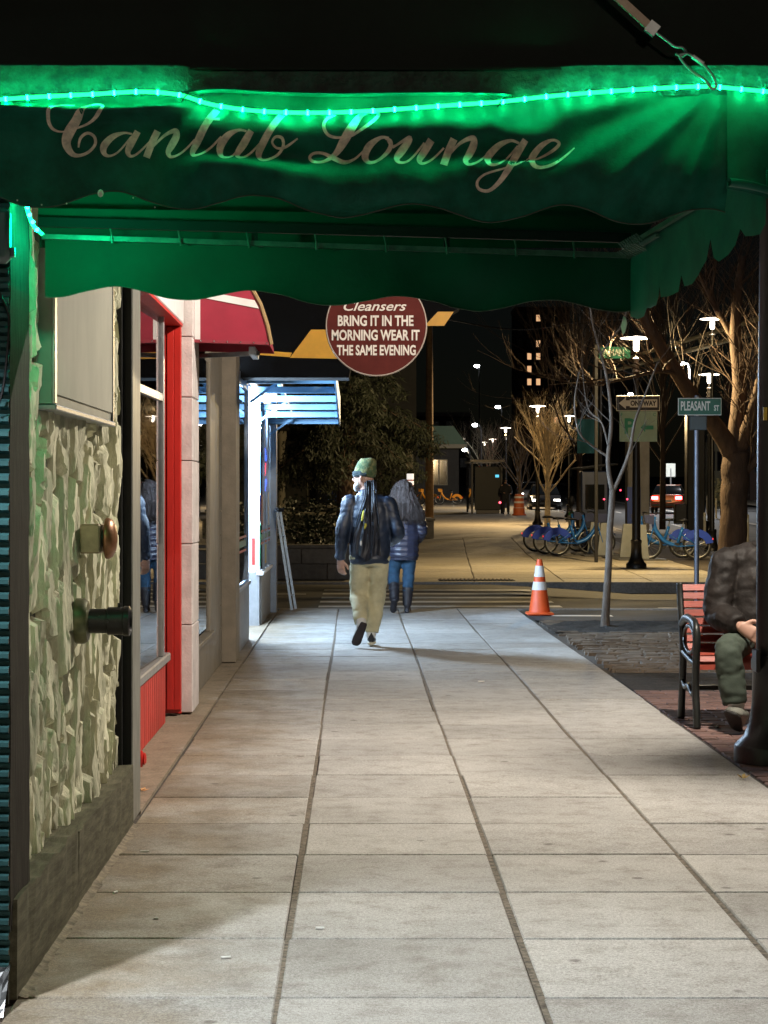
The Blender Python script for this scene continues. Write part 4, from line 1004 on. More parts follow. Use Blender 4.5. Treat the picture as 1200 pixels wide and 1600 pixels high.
# ================================================================ SIGNS
m_sg = M('sign_green', (.012, .12, .085), .45, var=.1, vs=12); m_sw = M('sign_white', (.66, .70, .66), .5, var=.06)
m_sb = M('sign_black', (.012, .012, .012), .5)
def rect(px0, px1, py0, py1, Y, name, mat, parent, d=.006, off=0.0):
    a, b = W(px0, py1, Y), W(px1, py0, Y); return part(name, MB().bbox(a.x, b.x, Y+off, Y+off+d, a.z, b.z, .002), mat, parent)
Yp = 26.3; p0 = W(1089, 0, Yp)
sp = thing('street_name_sign', (p0.x, Yp, 0), 'green Pleasant St street name sign on a grey pole behind the bench', 'street sign')
part('pole', MB().tube([(p0.x, Yp+.03, -.05), (p0.x, Yp+.03, W(0, 618, Yp).z)], .032, 12), M('blue_grey_pole', (.20, .22, .27), .45, .5, var=.15, vs=9), sp, smooth=True)
rect(1059, 1127, 622, 649, Yp, 'white_border', m_sw, sp, .006, -.02); rect(1060.2, 1125.8, 623.2, 647.8, Yp, 'green_plate', m_sg, sp, .006, -.028)
text('PLEASANT', .165, W(1086.5, 635, Yp-.031), m_sw, sp, sx=.50, bold=.004); text('ST', .10, W(1119.5, 638, Yp-.031), m_sw, sp, sx=.62, bold=.003)
rect(1077, 1104, 650, 672, Yp, 'blank_plate', M('dark_slate_plate', (.03, .045, .055), .5), sp, .006, -.02)
rect(1078.5, 1102.5, 651.5, 670.5, Yp, 'plate_face', M('slate_face', (.05, .075, .085), .45), sp, .004, -.026)
part('bracket', MB().bbox(p0.x-.02, p0.x+.02, Yp-.018, Yp, W(0, 672, Yp).z, W(0, 620, Yp).z, .003), m_galv, sp)
Yo = 40.2
ow = thing('one_way_sign', (W(997, 0, Yo).x, Yo, 1.8), 'black and white one way sign on the far corner lamp post', 'street sign')
rect(963, 1031, 618, 642, Yo, 'white_border', m_sw, ow, .006, .0); rect(964, 1030, 619, 641, Yo, 'black_plate', m_sb, ow, .006, -.008)
P = [(967, 630), (978, 621), (978, 625.5), (984, 625.5), (984, 624), (1027, 624), (1027, 636.5), (984, 636.5), (984, 634.5), (978, 634.5), (978, 639)]
mb = MB(); mb.prism([W(a, b, Yo-.014) for a, b in P], (0, 1, 0), .004); part('arrow', mb, m_sw, ow)
text('ONE WAY', .135, W(1005, 630.5, Yo-.017), m_sb, ow, sx=.80, bold=.006)
pk = thing('parking_sign', (W(997, 0, Yo).x, Yo, 1.2), 'square green and white parking sign under the one way sign', 'street sign')
rect(968, 1027, 642.5, 690, Yo, 'plate', M('sign_mint', (.32, .50, .42), .5, var=.1, vs=3), pk, .006, .002)
text('P', .42, W(983, 667, Yo-.002), M('sign_leaf', (.03, .30, .18), .5), pk, bold=.012)
mb = MB(); mb.prism([W(a, b, Yo-.002) for a, b in ((1001, 668), (1008, 661), (1008, 665), (1021, 665), (1021, 671), (1008, 671), (1008, 675))], (0, 1, 0), .003); part('arrow', mb, MATS['sign_leaf'], pk)
text('F', .09, W(971.5, 648, Yo-.002), MATS['sign_leaf'], pk); text('C', .09, W(1022.5, 648, Yo-.002), MATS['sign_leaf'], pk)
Yi = 44.0; pi_ = W(930, 0, Yi)
im = thing('inman_sign', (pi_.x, Yi, 0), 'small green Inman street sign high on a dark mast among the branches', 'street sign')
part('pole', MB().tube([(W(932, 0, Yi).x, Yi+.05, 0), (W(932, 0, Yi).x, Yi+.05, W(0, 538, Yi).z)], .04, 8), m_dark, im)
rect(936, 985, 542, 560, Yi, 'green_plate', M('sign_green_lit', (.003, .055, .034), .6, spec=.1), im); text('INMAN', .21, W(958, 551.5, Yi-.004), M('sign_soft_white', (.14, .16, .14), .6), im, sx=.72, bold=.004)

# ================================================================ SHARED BIKES AND DOCKS
def bike(name, label, group, mcol, mfen, mbas):
    t = thing(name, (0, 0, 0), label, 'bicycle', group)
    r = .33
    for k, x in enumerate((0, 1.10)):
        w = part('wheel', MB().torus((x, 0, r), r-.025, .024, 'y', 26, 6), m_rubber, t, smooth='all')
        part('rim', MB().torus((x, 0, r), r-.058, .014, 'y', 26, 5), m_alu, w, smooth='all')
        mb = MB()
        for j in range(14):
            a = 2*PI*j/14; mb.tube([(x, .03*(1 if j % 2 else -1), r), (x+(r-.06)*math.cos(a), 0, r+(r-.06)*math.sin(a))], .003, 3)
        mb.cyl((x, -.05, r), .035, .10, 10, 'y'); part('spokes', mb, m_alu, w)
    part('frame', MB().tube(catmull([(.98, 0, .86), (.92, 0, .66), (.72, 0, .42), (.46, 0, .32)], 5), [(.05, .07)]*16, 8).tube([(.46, 0, .30), (.36, 0, .62), (.32, 0, .74)], .036, 8)
         .tube([(.46, .06, .31), (0, .07, r)], .016, 6).tube([(.46, -.06, .31), (0, -.07, r)], .016, 6).tube([(.36, .05, .58), (0, .07, r)], .013, 6).tube([(.36, -.05, .58), (0, -.07, r)], .013, 6), mcol, t, smooth='all')
    part('fork', MB().tube([(.94, 0, .98), (.985, 0, .72)], .026, 8).tube([(.985, .06, .72), (1.10, .06, r)], .014, 6).tube([(.985, -.06, .72), (1.10, -.06, r)], .014, 6), mcol, t, smooth='all')
    part('handlebar', MB().tube(catmull([(.80, .30, 1.06), (.90, .24, 1.07), (.92, .08, 1.03), (.92, -.08, 1.03), (.90, -.24, 1.07), (.80, -.30, 1.06)], 4), .014, 6), m_black, t, smooth='all')
    part('basket', MB().prism([(.97, -.13, .80), (1.16, -.13, .84), (1.20, -.13, 1.02), (.97, -.13, 1.02)], (0, 1, 0), .26), mbas, t)
    part('saddle', MB().tube([(.18, 0, .885), (.26, 0, .90), (.38, 0, .895), (.47, 0, .885)], [(.03, .02), (.09, .035), (.055, .03), (.02, .015)], 10, side=(0, 1, 0)), m_black, t, smooth='all')
    part('seat_post', MB().tube([(.33, 0, .70), (.30, 0, .88)], .014, 8), m_alu, t)
    mb = MB(); n = 12
    for s_ in (-.055, .055):
        pts = [(0-(r+.035)*math.cos(a), s_, r+(r+.035)*math.sin(a)) for a in [PI*(.06+.80*k/n) for k in range(n+1)]]
        k0 = len(mb.v); mb.v += pts + [(-.20*math.cos(a), s_, r+.20*math.sin(a)) for a in [PI*(.06+.80*k/n) for k in range(n+1)]]
        for k in range(n): mb.f.append((k0+k, k0+k+1, k0+n+2+k, k0+n+1+k)); mb.m.append(0)
    for k in range(n): mb.f.append((k, k+1, 2*(n+1)+k+1, 2*(n+1)+k)); mb.m.append(0)
    part('rear_guard', mb, mfen, t, smooth=True)
    pts = [(1.10+(r+.03)*math.cos(a), r+(r+.03)*math.sin(a)) for a in [PI*(.15+.7*k/10) for k in range(11)]]
    mb = MB()
    for a, b in pts: mb.v += [(a, -.04, b), (a, .04, b)]
    for k in range(10): mb.f.append((2*k, 2*k+1, 2*k+3, 2*k+2)); mb.m.append(0)
    part('front_fender', mb, mfen, t, smooth=True)
    part('crank', MB().cyl((.46, .05, .30), .09, .012, 16, 'y').tube([(.46, .07, .30), (.56, .07, .20)], .012, 6).bbox(.52, .62, .07, .17, .185, .205).tube([(.46, -.07, .30), (.36, -.07, .40)], .012, 6).bbox(.31, .41, -.17, -.07, .395, .415), m_dark, t)
    part('reflector', MB().bbox(-.36, -.345, -.025, .025, .46, .50), E('tail_red', (1, .04, .05), 1.2, False), t)
    return t
m_bb = M('bike_blue', (.02, .15, .50), .3, .1, coat=.4); m_bf = M('bike_navy', (.02, .06, .46), .3, coat=.4); m_bk = M('bike_basket', (.02, .03, .10), .5)
G1 = 'blue shared bikes at the docking station'
b0 = bike('shared_bicycle', 'nearest blue shared bike on the left of the docking station', G1, m_bb, m_bf, m_bk)
pl = [((4.86, 48.6, 0), .10, 'nearest blue shared bike on the left of the docking station'), ((4.72, 50.1, 0), .10, 'middle blue shared bike on the left side of the docks'), ((4.60, 51.6, .018), .10, 'farthest blue shared bike on the left side of the docks'),
      ((7.72, 45.6, 0), PI-.10, 'near blue shared bike on the right of the docking station'), ((7.62, 47.0, 0), PI-.10, 'far blue shared bike right of the docks, behind its twin')]
b0.location = pl[0][0]; b0.rotation_euler = (0, 0, pl[0][1])
for l, rz, lab in pl[1:]: copy_tree(b0, None, l, rz, lab)
o0 = bike('orange_bicycle', 'left of two orange shared bikes far along the pavement', 'orange shared bikes in the distance', M('bike_orange', (.75, .30, .02), .4), M('bike_orange2', (.72, .27, .02), .4), M('bike_orange3', (.7, .3, .03), .5))
p = W(678, 788, 128); o0.location = (p.x, 128, gz(128)); o0.rotation_euler = (0, 0, 2.4)
p = W(714, 788, 127); copy_tree(o0, None, (p.x, 127, gz(127)), PI-.15, 'right of two orange shared bikes far along the pavement')
m_dock = M('dock_grey', (.26, .27, .25), .45, .3, var=.1, vs=6)
k = 0
for (x, y), lab in zip(((6.02, 48.7), (5.95, 50.2), (6.45, 45.7), (6.35, 47.1)), ('grey dock post holding the nearest left blue bike', 'grey dock post behind the nearest left dock', 'grey dock post holding the near right blue bike', 'grey dock post holding the far right blue bike')):
    d = thing('bike_dock', (x, y, 0), lab, 'bike dock', 'bike docks')
    part('body', MB().prism([(x-.19, y-.06, .03), (x+.19, y-.06, .03), (x+.12, y-.06, .80), (x-.10, y-.06, .80)], (0, 1, 0), .12), m_dock, d)
    part('base_plate', MB().bbox(x-.55, x+.55, y-.5, y+.5, .004, .028, .006), M('dock_plate', (.10, .10, .10), .6, .3), d)
# docking kiosk, cabinets and pillar behind the docks
kk = thing('station_kiosk', (6.15, 52.5, .02), 'dark blue docking station kiosk behind the bike docks', 'kiosk')
part('cabinet', MB().bbox(5.85, 6.55, 52.3, 52.9, .02, 2.1, .03), M('kiosk_navy', (.02, .03, .07), .3, .2), kk)
part('screen', MB().bbox(5.95, 6.45, 52.29, 52.298, 1.1, 1.75, .002), m_dkglass, kk)
part('roof_panel', MB().bar((5.7, 52.3, 2.15), (6.7, 52.8, 2.28), .6, .04), m_dark, kk)
for a, b in ((944, 780), (969.5, 766), (980, 780)): part('indicator', MB().ball(W(a, b, 52.2), .022, 8, 6), E('indicator_red', (1, .05, .1), 6, False), kk)
pc = thing('concrete_pillar', (7.6, 56, .07), 'broad grey concrete pillar behind the one way sign', 'pillar')
a, b = W(981, 0, 56).x, W(1015, 0, 56).x
part('shaft', MB().bbox(a, b, 56, 56.6, .07, 3.2, .02), M('pillar_grey', (.20, .19, .18), .8, var=.15, vs=3), pc)
part('blue_panel', MB().bbox(a-.02, a+.35, 55.97, 55.995, .6, 1.7, .004), M('panel_blue', (.03, .07, .30), .4), pc)
dp = thing('signal_post', (W(1088, 0, 60).x, 60, gz(60)), 'thick black post rising behind the grey sign pole', 'post')
p = W(1088, 0, 60).x
part('shaft', MB().bbox(p-.27, p+.27, 60, 60.5, gz(60), 3.9, .03), m_black, dp)
part('control_box', MB().bbox(p-.62, p-.28, 60, 60.4, gz(60)+.5, gz(60)+1.1, .02), m_dark, dp)
mk = thing('marker_post', (W(641, 0, 38).x, 38, 0), 'white banded marker post rising behind the woman in the puffer jacket', 'marker post')
p = W(641, 0, 38)
part('post', MB().tube([(p.x, 38, 0), (p.x, 38, 1.85)], .055, 12), M('marker_orange', (.6, .12, .04), .5), mk)
for z0, z1 in ((1.76, 1.87), (1.66, 1.735), (1.55, 1.63)): part('band', MB().tube([(p.x, 38, z0), (p.x, 38, z1)], .066, 12), E('marker_glow', (1.0, .93, .85), .9, False), mk)

# ================================================================ BARE TREES
m_bark = M('bark_pale', (.12, .093, .072), .85, var=.35, vs=18, stretch=(1, 1, .35), bump=.5, bs=50)
m_bark2 = M('bark_brown', (.085, .055, .038), .9, var=.3, vs=8, stretch=(1, 1, .3), bump=.8, bs=26, bdist=.02)
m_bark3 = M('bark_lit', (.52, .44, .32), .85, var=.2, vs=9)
def twigs(mb, p, d, L, r, dep, rs, up=.12, kids=3, n=4):
    pts = [V(p)]; d = V(d).normalized(); rad = [r]
    for k in range(n):
        d = (d + V((rs.uniform(-.22, .22), rs.uniform(-.22, .22), rs.uniform(-.16, .16)+up))).normalized()
        pts.append(pts[-1] + d*(L/n)); rad.append(r*(1-.6*(k+1)/n))
    mb.tube(pts, rad, 5 if r > .02 else 3, cap=False)
    if dep > 0:
        for j in range(kids):
            t = rs.uniform(.3, 1); i = min(n-1, int(t*n)); q = pts[i].lerp(pts[i+1], t*n-i)
            ax = V((rs.uniform(-1, 1), rs.uniform(-1, 1), rs.uniform(-.3, .9)))
            dd = (d + ax.normalized()*.9).normalized()
            twigs(mb, q, dd, L*rs.uniform(.45, .75), r*.5*(1-.4*t), dep-1, rs, up, kids, n)
def limb_tree(name, label, cat, limbs, mat, seed, tw=(26, .9, .012, 2, 3), group=None):
    """limbs: lists of (x, y, z, radius); the first is the trunk."""
    rs = random.Random(seed); t = thing(name, limbs[0][0][:3], label, cat, group)
    def pol(L):
        q = catmull([V((a, b, c)) for a, b, c, _ in L], 5); r = []
        for i in range(len(q)):
            s_ = i/5; k = min(int(s_), len(L)-2); r.append(L[k][3] + (L[k+1][3]-L[k][3])*(s_-k))
        return [p + V((nz(p.x*3, p.z*3, seed), nz(p.z*3, p.y, seed+3), 0))*r[i]*.18 for i, p in enumerate(q)], r
    q, r = pol(limbs[0]); part('trunk', MB().tube(q, r, 14), mat, t, smooth='all')
    cr = MB(); N, L0, r0, dep, kids = tw
    for L in limbs[1:]:
        q, r = pol(L); cr.tube(q, r, 8)
        for _ in range(N):
            i = int(len(q)*rs.uniform(.25, .99)); i = min(i, len(q)-2); d = (q[i+1]-q[i]).normalized()
            twigs(cr, q[i], d + V((rs.uniform(-1, 1), rs.uniform(-1, 1), rs.uniform(-.2, .7))), L0*rs.uniform(.5, 1.3), min(r[i]*.5, r0), dep, rs, .08, kids)
    part('crown', cr, mat, t, smooth='all', fix=False); return t
def PX(pts, Y0): return [(*W(a, b, Y0 + (q[0] if q else 0)), r) for a, b, r, *q in pts]
Yt = 22.4
limb_tree('young_tree', 'slender young bare tree in the soil pit beside the cone', 'tree', [
    PX([(946, 984, .062), (946, 960, .046), (950, 900, .040), (953, 830, .036), (957, 765, .034)], Yt),
    PX([(957, 768, .030), (950, 720, .024), (955, 660, .021), (950, 600, .018), (938, 550, .015), (925, 500, .012), (918, 440, .008)], Yt),
    PX([(957, 770, .026), (972, 738, .021), (985, 700, .018), (992, 660, .015), (1010, 612, .012, .2), (1028, 565, .008, .3)], Yt),
    PX([(953, 715, .016), (930, 700, .013), (905, 676, .011, -.2), (898, 630, .009, -.3), (905, 580, .006, -.3)], Yt),
    PX([(951, 700, .012), (940, 660, .010, .3), (918, 635, .008, .5), (908, 560, .005, .6)], Yt),
    PX([(938, 555, .010), (955, 530, .008, -.2), (975, 500, .006, -.3), (985, 450, .004, -.3)], Yt)], m_bark, 11, (5, .55, .006, 2, 2))
Yb_ = 39.5
big = limb_tree('street_tree', 'large bare street tree with forking trunk behind the bench', 'tree', [
    PX([(1143, 895, .34), (1144, 870, .29), (1146, 800, .26), (1149, 740, .27), (1150, 705, .25)], Yb_),
    PX([(1146, 712, .20), (1120, 670, .17, -.2), (1085, 625, .15, -.5), (1050, 570, .13, -.7), (1022, 525, .12, -.9), (1000, 480, .10, -1), (975, 420, .07, -1)], Yb_),
    PX([(1152, 712, .20), (1152, 660, .16), (1156, 600, .14, .2), (1150, 540, .12, .3), (1150, 480, .10, .3), (1160, 400, .06, .3)], Yb_),
    PX([(1152, 705, .18), (1168, 670, .14, -.2), (1185, 610, .11, -.4), (1195, 540, .09, -.5), (1192, 470, .07, -.5)], Yb_),
    PX([(1150, 540, .08, .3), (1135, 510, .07, .5), (1110, 465, .06, .8), (1090, 420, .04, .9)], Yb_),
    PX([(1155, 745, .10), (1175, 725, .09, -.1), (1205, 690, .08, -.3), (1240, 640, .06, -.4)], Yb_),
    PX([(1060, 585, .05, -.7), (1030, 580, .04, -.9), (985, 590, .03, -1), (940, 600, .02, -1)], Yb_)], m_bark2, 5, (22, 1.5, .02, 2, 3))
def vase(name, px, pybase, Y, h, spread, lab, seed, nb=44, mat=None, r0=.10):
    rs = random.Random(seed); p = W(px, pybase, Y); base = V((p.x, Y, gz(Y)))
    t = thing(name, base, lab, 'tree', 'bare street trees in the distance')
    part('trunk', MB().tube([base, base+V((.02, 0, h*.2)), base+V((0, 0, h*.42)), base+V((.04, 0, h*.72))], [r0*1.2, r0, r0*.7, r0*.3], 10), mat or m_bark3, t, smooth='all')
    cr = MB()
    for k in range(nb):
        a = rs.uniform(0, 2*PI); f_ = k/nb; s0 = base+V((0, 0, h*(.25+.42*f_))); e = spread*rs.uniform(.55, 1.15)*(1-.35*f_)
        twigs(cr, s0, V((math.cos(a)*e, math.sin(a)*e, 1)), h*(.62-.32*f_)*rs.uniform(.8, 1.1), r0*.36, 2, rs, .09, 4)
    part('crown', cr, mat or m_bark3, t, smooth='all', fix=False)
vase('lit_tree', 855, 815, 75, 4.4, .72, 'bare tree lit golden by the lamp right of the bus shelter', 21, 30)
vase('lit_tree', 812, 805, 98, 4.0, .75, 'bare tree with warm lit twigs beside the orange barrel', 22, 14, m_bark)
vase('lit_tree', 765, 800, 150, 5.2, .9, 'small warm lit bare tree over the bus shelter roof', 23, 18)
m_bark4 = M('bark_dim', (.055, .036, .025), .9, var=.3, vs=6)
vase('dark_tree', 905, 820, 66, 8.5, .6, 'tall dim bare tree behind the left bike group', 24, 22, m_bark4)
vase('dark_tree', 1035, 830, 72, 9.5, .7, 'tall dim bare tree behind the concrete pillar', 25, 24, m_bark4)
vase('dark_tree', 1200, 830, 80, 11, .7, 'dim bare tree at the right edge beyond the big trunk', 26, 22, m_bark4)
# ================================================================ PEOPLE
def blob(name, tubes, mat, parent, voxel=.014, disp=None, smooth_it=4, extra=None):
    """Joins overlapping tubes into one continuous skin, relaxes it and adds folds."""
    mb = MB()
    for tb in tubes:
        pts, rad = tb[0], tb[1]; sd = tb[2] if len(tb) > 2 else (1, 0, 0)
        if len(pts) == 1: mb.ball(pts[0], rad[0] if isinstance(rad, list) else rad, 16, 10)
        else:
            q = catmull(pts, 4); rr = []
            for i in range(len(q)):
                s_ = i/4; k = min(int(s_), len(rad)-2); a, b = rad[k], rad[k+1]
                a = a if isinstance(a, tuple) else (a, a); b = b if isinstance(b, tuple) else (b, b)
                rr.append((a[0]+(b[0]-a[0])*(s_-k), a[1]+(b[1]-a[1])*(s_-k)))
            mb.tube(q, rr, 14, side=sd)
    me = mb.mesh(name, mat)
    o = bpy.data.objects.new('tmp', me); COL.objects.link(o)
    m = o.modifiers.new('r', 'REMESH'); m.mode = 'VOXEL'; m.voxel_size = voxel
    s_ = o.modifiers.new('s', 'SMOOTH'); s_.iterations = smooth_it; s_.factor = .5
    dg = bpy.context.evaluated_depsgraph_get(); dg.update()
    m2 = bpy.data.meshes.new_from_object(o.evaluated_get(dg)); bpy.data.objects.remove(o); bpy.data.meshes.remove(me)
    if disp:
        nn = [v.normal.copy() for v in m2.vertices]
        for v, n in zip(m2.vertices, nn): v.co += n*disp(v.co, n)
    m2.materials.clear(); m2.materials.append(mat)
    m2.polygons.foreach_set('use_smooth', [True]*len(m2.polygons)); m2.name = name
    o = link(name, m2, parent); ORG[o.name] = V((0, 0, 0)); return o
def folds(amp, fx=6, fz=22, seed=0):
    return lambda c, n: amp*(nz(c.x*fx, c.y*fx, c.z*fz+seed) + .6*nz(c.x*14+seed, c.y*14, c.z*30))
def hand(w, d, pn, th, s=1.0, curl=.6):
    """Palm, four unequal bent fingers and a thumb. w wrist, d direction, pn palm normal, th thumb side."""
    w, d, pn, th = V(w), V(d).normalized(), V(pn).normalized(), V(th).normalized(); T_ = []
    k = w + d*.085*s
    T_.append(([w, w+d*.03*s, k], [(.027*s, .021*s), (.036*s, .018*s), (.040*s, .016*s)], tuple(th)))
    for i, l in enumerate((.072, .08, .075, .06)):
        b = k + th*(.029-.0195*i)*s - d*.008
        d1 = (d + pn*curl*.5).normalized(); d2 = (d + pn*curl*1.5).normalized(); d3 = (d*.5 + pn*curl*2.2).normalized()
        p1 = b + d1*l*.45*s; p2 = p1 + d2*l*.32*s; p3 = p2 + d3*l*.25*s
        T_.append(([b, p1, p2, p3], [.0105*s, .0098*s, .0088*s, .0072*s]))
    b = w + d*.028*s + th*.026*s; p1 = b + (d*.6+th*.8).normalized()*.036*s; p2 = p1 + (d+th*.25+pn*.4).normalized()*.03*s; p3 = p2 + (d+pn*.5).normalized()*.02*s
    T_.append(([b, p1, p2, p3], [.0135*s, .012*s, .0105*s, .008*s])); return T_
m_skin = M('skin', (.46, .27, .20), .55, var=.1, vs=12)
def head_tubes(c, f, r, up=V((0, 0, 1)), s=1.0):
    """Skull, jaw, nose, brow, ears; f facing, r to the head's right."""
    c = V(c); f = V(f).normalized(); r = V(r).normalized(); T_ = []
    T_.append(([c-up*.10*s+f*.03*s, c-up*.06*s+f*.02*s, c, c+up*.06*s-f*.005*s, c+up*.105*s-f*.01*s], [(.04*s, .05*s), (.062*s, .075*s), (.076*s, .096*s), (.07*s, .09*s), (.03*s, .04*s)], tuple(r)))
    T_.append(([c+f*.085*s+up*.02*s, c+f*.112*s-up*.018*s, c+f*.09*s-up*.03*s], [.010*s, .014*s, .010*s]))
    T_.append(([c+f*.085*s+up*.028*s+r*.04*s, c+f*.095*s+up*.03*s, c+f*.085*s+up*.028*s-r*.04*s], [.012*s, .011*s, .012*s]))
    T_.append(([c+f*.08*s-up*.062*s+r*.02*s, c+f*.093*s-up*.06*s, c+f*.08*s-up*.062*s-r*.02*s], [.009*s, .010*s, .009*s]))
    T_.append(([c+f*.07*s-up*.105*s, c+f*.078*s-up*.095*s], [.022*s, .02*s]))
    for q in (-1, 1): T_.append(([c+r*q*.077*s-up*.035*s, c+r*q*.086*s, c+r*q*.08*s+up*.03*s], [.010*s, .015*s, .010*s]))
    return T_
def body_tubes(J, f, r, k=1.0):
    f, r = V(f), V(r); T_ = []
    J = {a: V(b) for a, b in J.items()}
    T_.append(([J['pelvis']-V((0, 0, .06)), J['pelvis'], J['waist'], J['chest'], J['neck']-V((0, 0, .05)), J['neck'], J['head']-V((0, 0, .08))],
               [(.13*k, .10*k), (.155*k, .11*k), (.135*k, .095*k), (.16*k, .105*k), (.10*k, .08*k), (.055, .055), (.05, .055)], tuple(r)))
    for s_ in ('L', 'R'):
        T_.append(([J['neck']-V((0, 0, .07)), J['sh'+s_], J['sh'+s_].lerp(J['el'+s_], .5), J['el'+s_], J['el'+s_].lerp(J['wr'+s_], .5), J['wr'+s_]], [.06*k, .055*k, .048*k, .040*k, .036*k, .026]))
        T_.append(([J['hip'+s_], J['hip'+s_].lerp(J['kn'+s_], .5), J['kn'+s_], J['kn'+s_].lerp(J['an'+s_], .4), J['an'+s_]], [.085*k, .072*k, .052*k, .050*k, .034]))
    return T_
def shoe(heel, toe, up, s=1.0, w=.048):
    heel, toe, up = V(heel), V(toe), V(up).normalized(); d = (toe-heel).normalized(); sd = tuple(d.cross(up))
    up_ = [([heel-d*.01+up*.045, heel+d*.06+up*.055, heel+d*.14+up*.035, toe-d*.03+up*.022, toe+up*.015], [(w*.62, .045), (w*.78, .052), (w*.9, .036), (w*.95, .024), (w*.5, .012)], sd), ([heel+d*.02+up*.05, heel+d*.015+up*.11], [w*.75, w*.72])]
    so = [([heel-d*.025, heel+d*.05, heel+d*.15, toe-d*.02, toe+d*.012], [(w*.7, .016), (w*.85, .016), (w*1.0, .016), (w*.98, .015), (w*.55, .012)], sd)]
    return up_, so

# ---- man walking away
mx, my = .135, 19.4
man = thing('person', (mx, my, 0), 'man walking away in camouflage beanie, navy jacket and khaki trousers', 'person', None)
J = dict(pelvis=(0, 0, .92), waist=(0, .01, 1.08), chest=(-.005, .02, 1.28), neck=(-.03, .03, 1.47), head=(-.055, .05, 1.625), shL=(-.19, .02, 1.385), shR=(.18, .02, 1.375),
         elL=(-.265, -.05, 1.12), wrL=(-.285, .03, .845), elR=(.275, -.05, 1.10), wrR=(.20, .2, 1.0), hipL=(-.095, 0, .90), hipR=(.095, 0, .90),
         knL=(-.105, .07, .50), anL=(-.085, -.20, .22), knR=(.07, .07, .50), anR=(.015, .03, .09))
hf, hr = V((-.93, .36, 0)), V((.36, .93, 0))
T_ = body_tubes(J, (0, 1, 0), (1, 0, 0), .92) + head_tubes(J['head'], hf, hr) + hand(J['wrL'], (.06, .1, -1), (.55, .8, 0), (.8, -.55, 0), 1.15, .6) + hand(J['wrR'], (-.5, .8, .1), (0, .3, -.9), (0, .2, .9), 1.0, .8)
blob('body', T_, m_skin, man, .0085, None, 3)
m_jk = M('navy_jacket', (.012, .021, .044), .5, 0, var=.3, vs=5, bump=.25, bs=18, spec=.6, bdist=.01)
z = lambda a: V(a)
jt = [([(0, 0, .80), (0, .0, .86), (0, .01, 1.05), (-.005, .02, 1.25), (-.01, .03, 1.37), (-.03, .035, 1.46), (-.035, .04, 1.51)], [(.185, .135), (.20, .145), (.195, .14), (.215, .145), (.19, .125), (.095, .09), (.075, .075)], (1, 0, 0))]
for s_ in ('L', 'R'):
    a, b, c = z(J['sh'+s_]), z(J['el'+s_]), z(J['wr'+s_]); sx = -1 if s_ == 'L' else 1
    jt.append(([(-.01+sx*.09, .03, 1.38), a, a.lerp(b, .5), b, b.lerp(c, .5), c], [.080, .082, .072, .066, .060, .050]))
blob('jacket', jt, m_jk, man, .012, lambda c, n: folds(.009, 6, 8, 3)(c, n) + .004*nz(c.x*22, c.y*22, c.z*12) + .006*math.sin(c.z*60+c.x*20)*sm(.95, .82, c.z), 12)
m_kh = M('khaki_cotton', (.46, .42, .265), .85, 0, var=.18, vs=7, bump=.2, bs=50)
pt = [([(0, 0, .93), (0, 0, .84), (0, 0, .78)], [(.175, .125), (.185, .13), (.16, .11)], (1, 0, 0))]
for s_ in ('L', 'R'):
    a, b, c = z(J['hip'+s_]), z(J['kn'+s_]), z(J['an'+s_])
    pt.append(([a+V((0, 0, -.02)), a.lerp(b, .5), b, b.lerp(c, .5), c.lerp(b, .10)], [.104, .096, .088, .080, .068]))
blob('trousers', pt, m_kh, man, .012, folds(.010, 6, 12, 7), 6)
m_snk = M('sneaker_black', (.015, .015, .017), .5); m_sole = M('sole_pale', (.50, .47, .36), .6); m_sock = M('sock_white', (.6, .6, .58), .9)
u, so = shoe((.012, .0, .03), (.02, .225, .03), (0, 0, 1)); blob('shoe', u, m_snk, man, .009, None, 3); blob('sole', so, m_sole, man, .008, None, 2)
u, so = shoe((-.065, -.255, .225), (-.14, -.17, .035), (-.05, .88, .46), w=.05); blob('shoe', u, M('sneaker_white', (.55, .55, .55), .6), man, .009, None, 3); blob('sole', so, M('sole_dark', (.02, .012, .012), .7), man, .008, None, 2)
blob('sock', [([(.012, .03, .08), (.012, .03, .15)], [.046, .05])], m_sock, man, .009)
blob('sock', [([(-.082, -.215, .20), (-.086, -.17, .27)], [.048, .052])], m_sock, man, .009)
h = V(J['head'])
m_camo = M('camouflage_knit', (.05, .085, .035), .9, col2=(.17, .17, .07), vs=16, bump=.4, bs=90, thr=(.44, .56))
blob('beanie', [([h+V((0, 0, .022))-hf*.004, h+V((0, 0, .06))-hf*.015, h+V((.012, -.01, .115))-hf*.02, h+V((.025, -.015, .165))-hf*.03, h+V((.028, -.015, .19))-hf*.03], [(.091, .108), (.094, .112), (.09, .102), (.068, .075), (.03, .03)], tuple(hr))], m_camo, man, .01, folds(.004, 12, 20, 2), 3)
blob('beanie_band', [([h+V((0, 0, .012)), h+V((0, 0, .038)), h+V((0, 0, .066))], [(.092, .110), (.099, .117), (.097, .115)], tuple(hr))], M('dark_knit', (.02, .035, .04), .9, bump=.4, bs=80), man, .01, None, 2)
blob('beard', [([h+hr*.062-V((0, 0, .05))+hf*.03, h+hf*.075-V((0, 0, .085)), h-hr*.062-V((0, 0, .05))+hf*.03], [.024, .038, .024]), ([h+hf*.075-V((0, 0, .075)), h+hf*.075-V((0, 0, .135))], [.034, .018])], M('grey_beard', (.55, .53, .50), .9, var=.2, vs=40), man, .008, folds(.003, 40, 40, 1), 2)
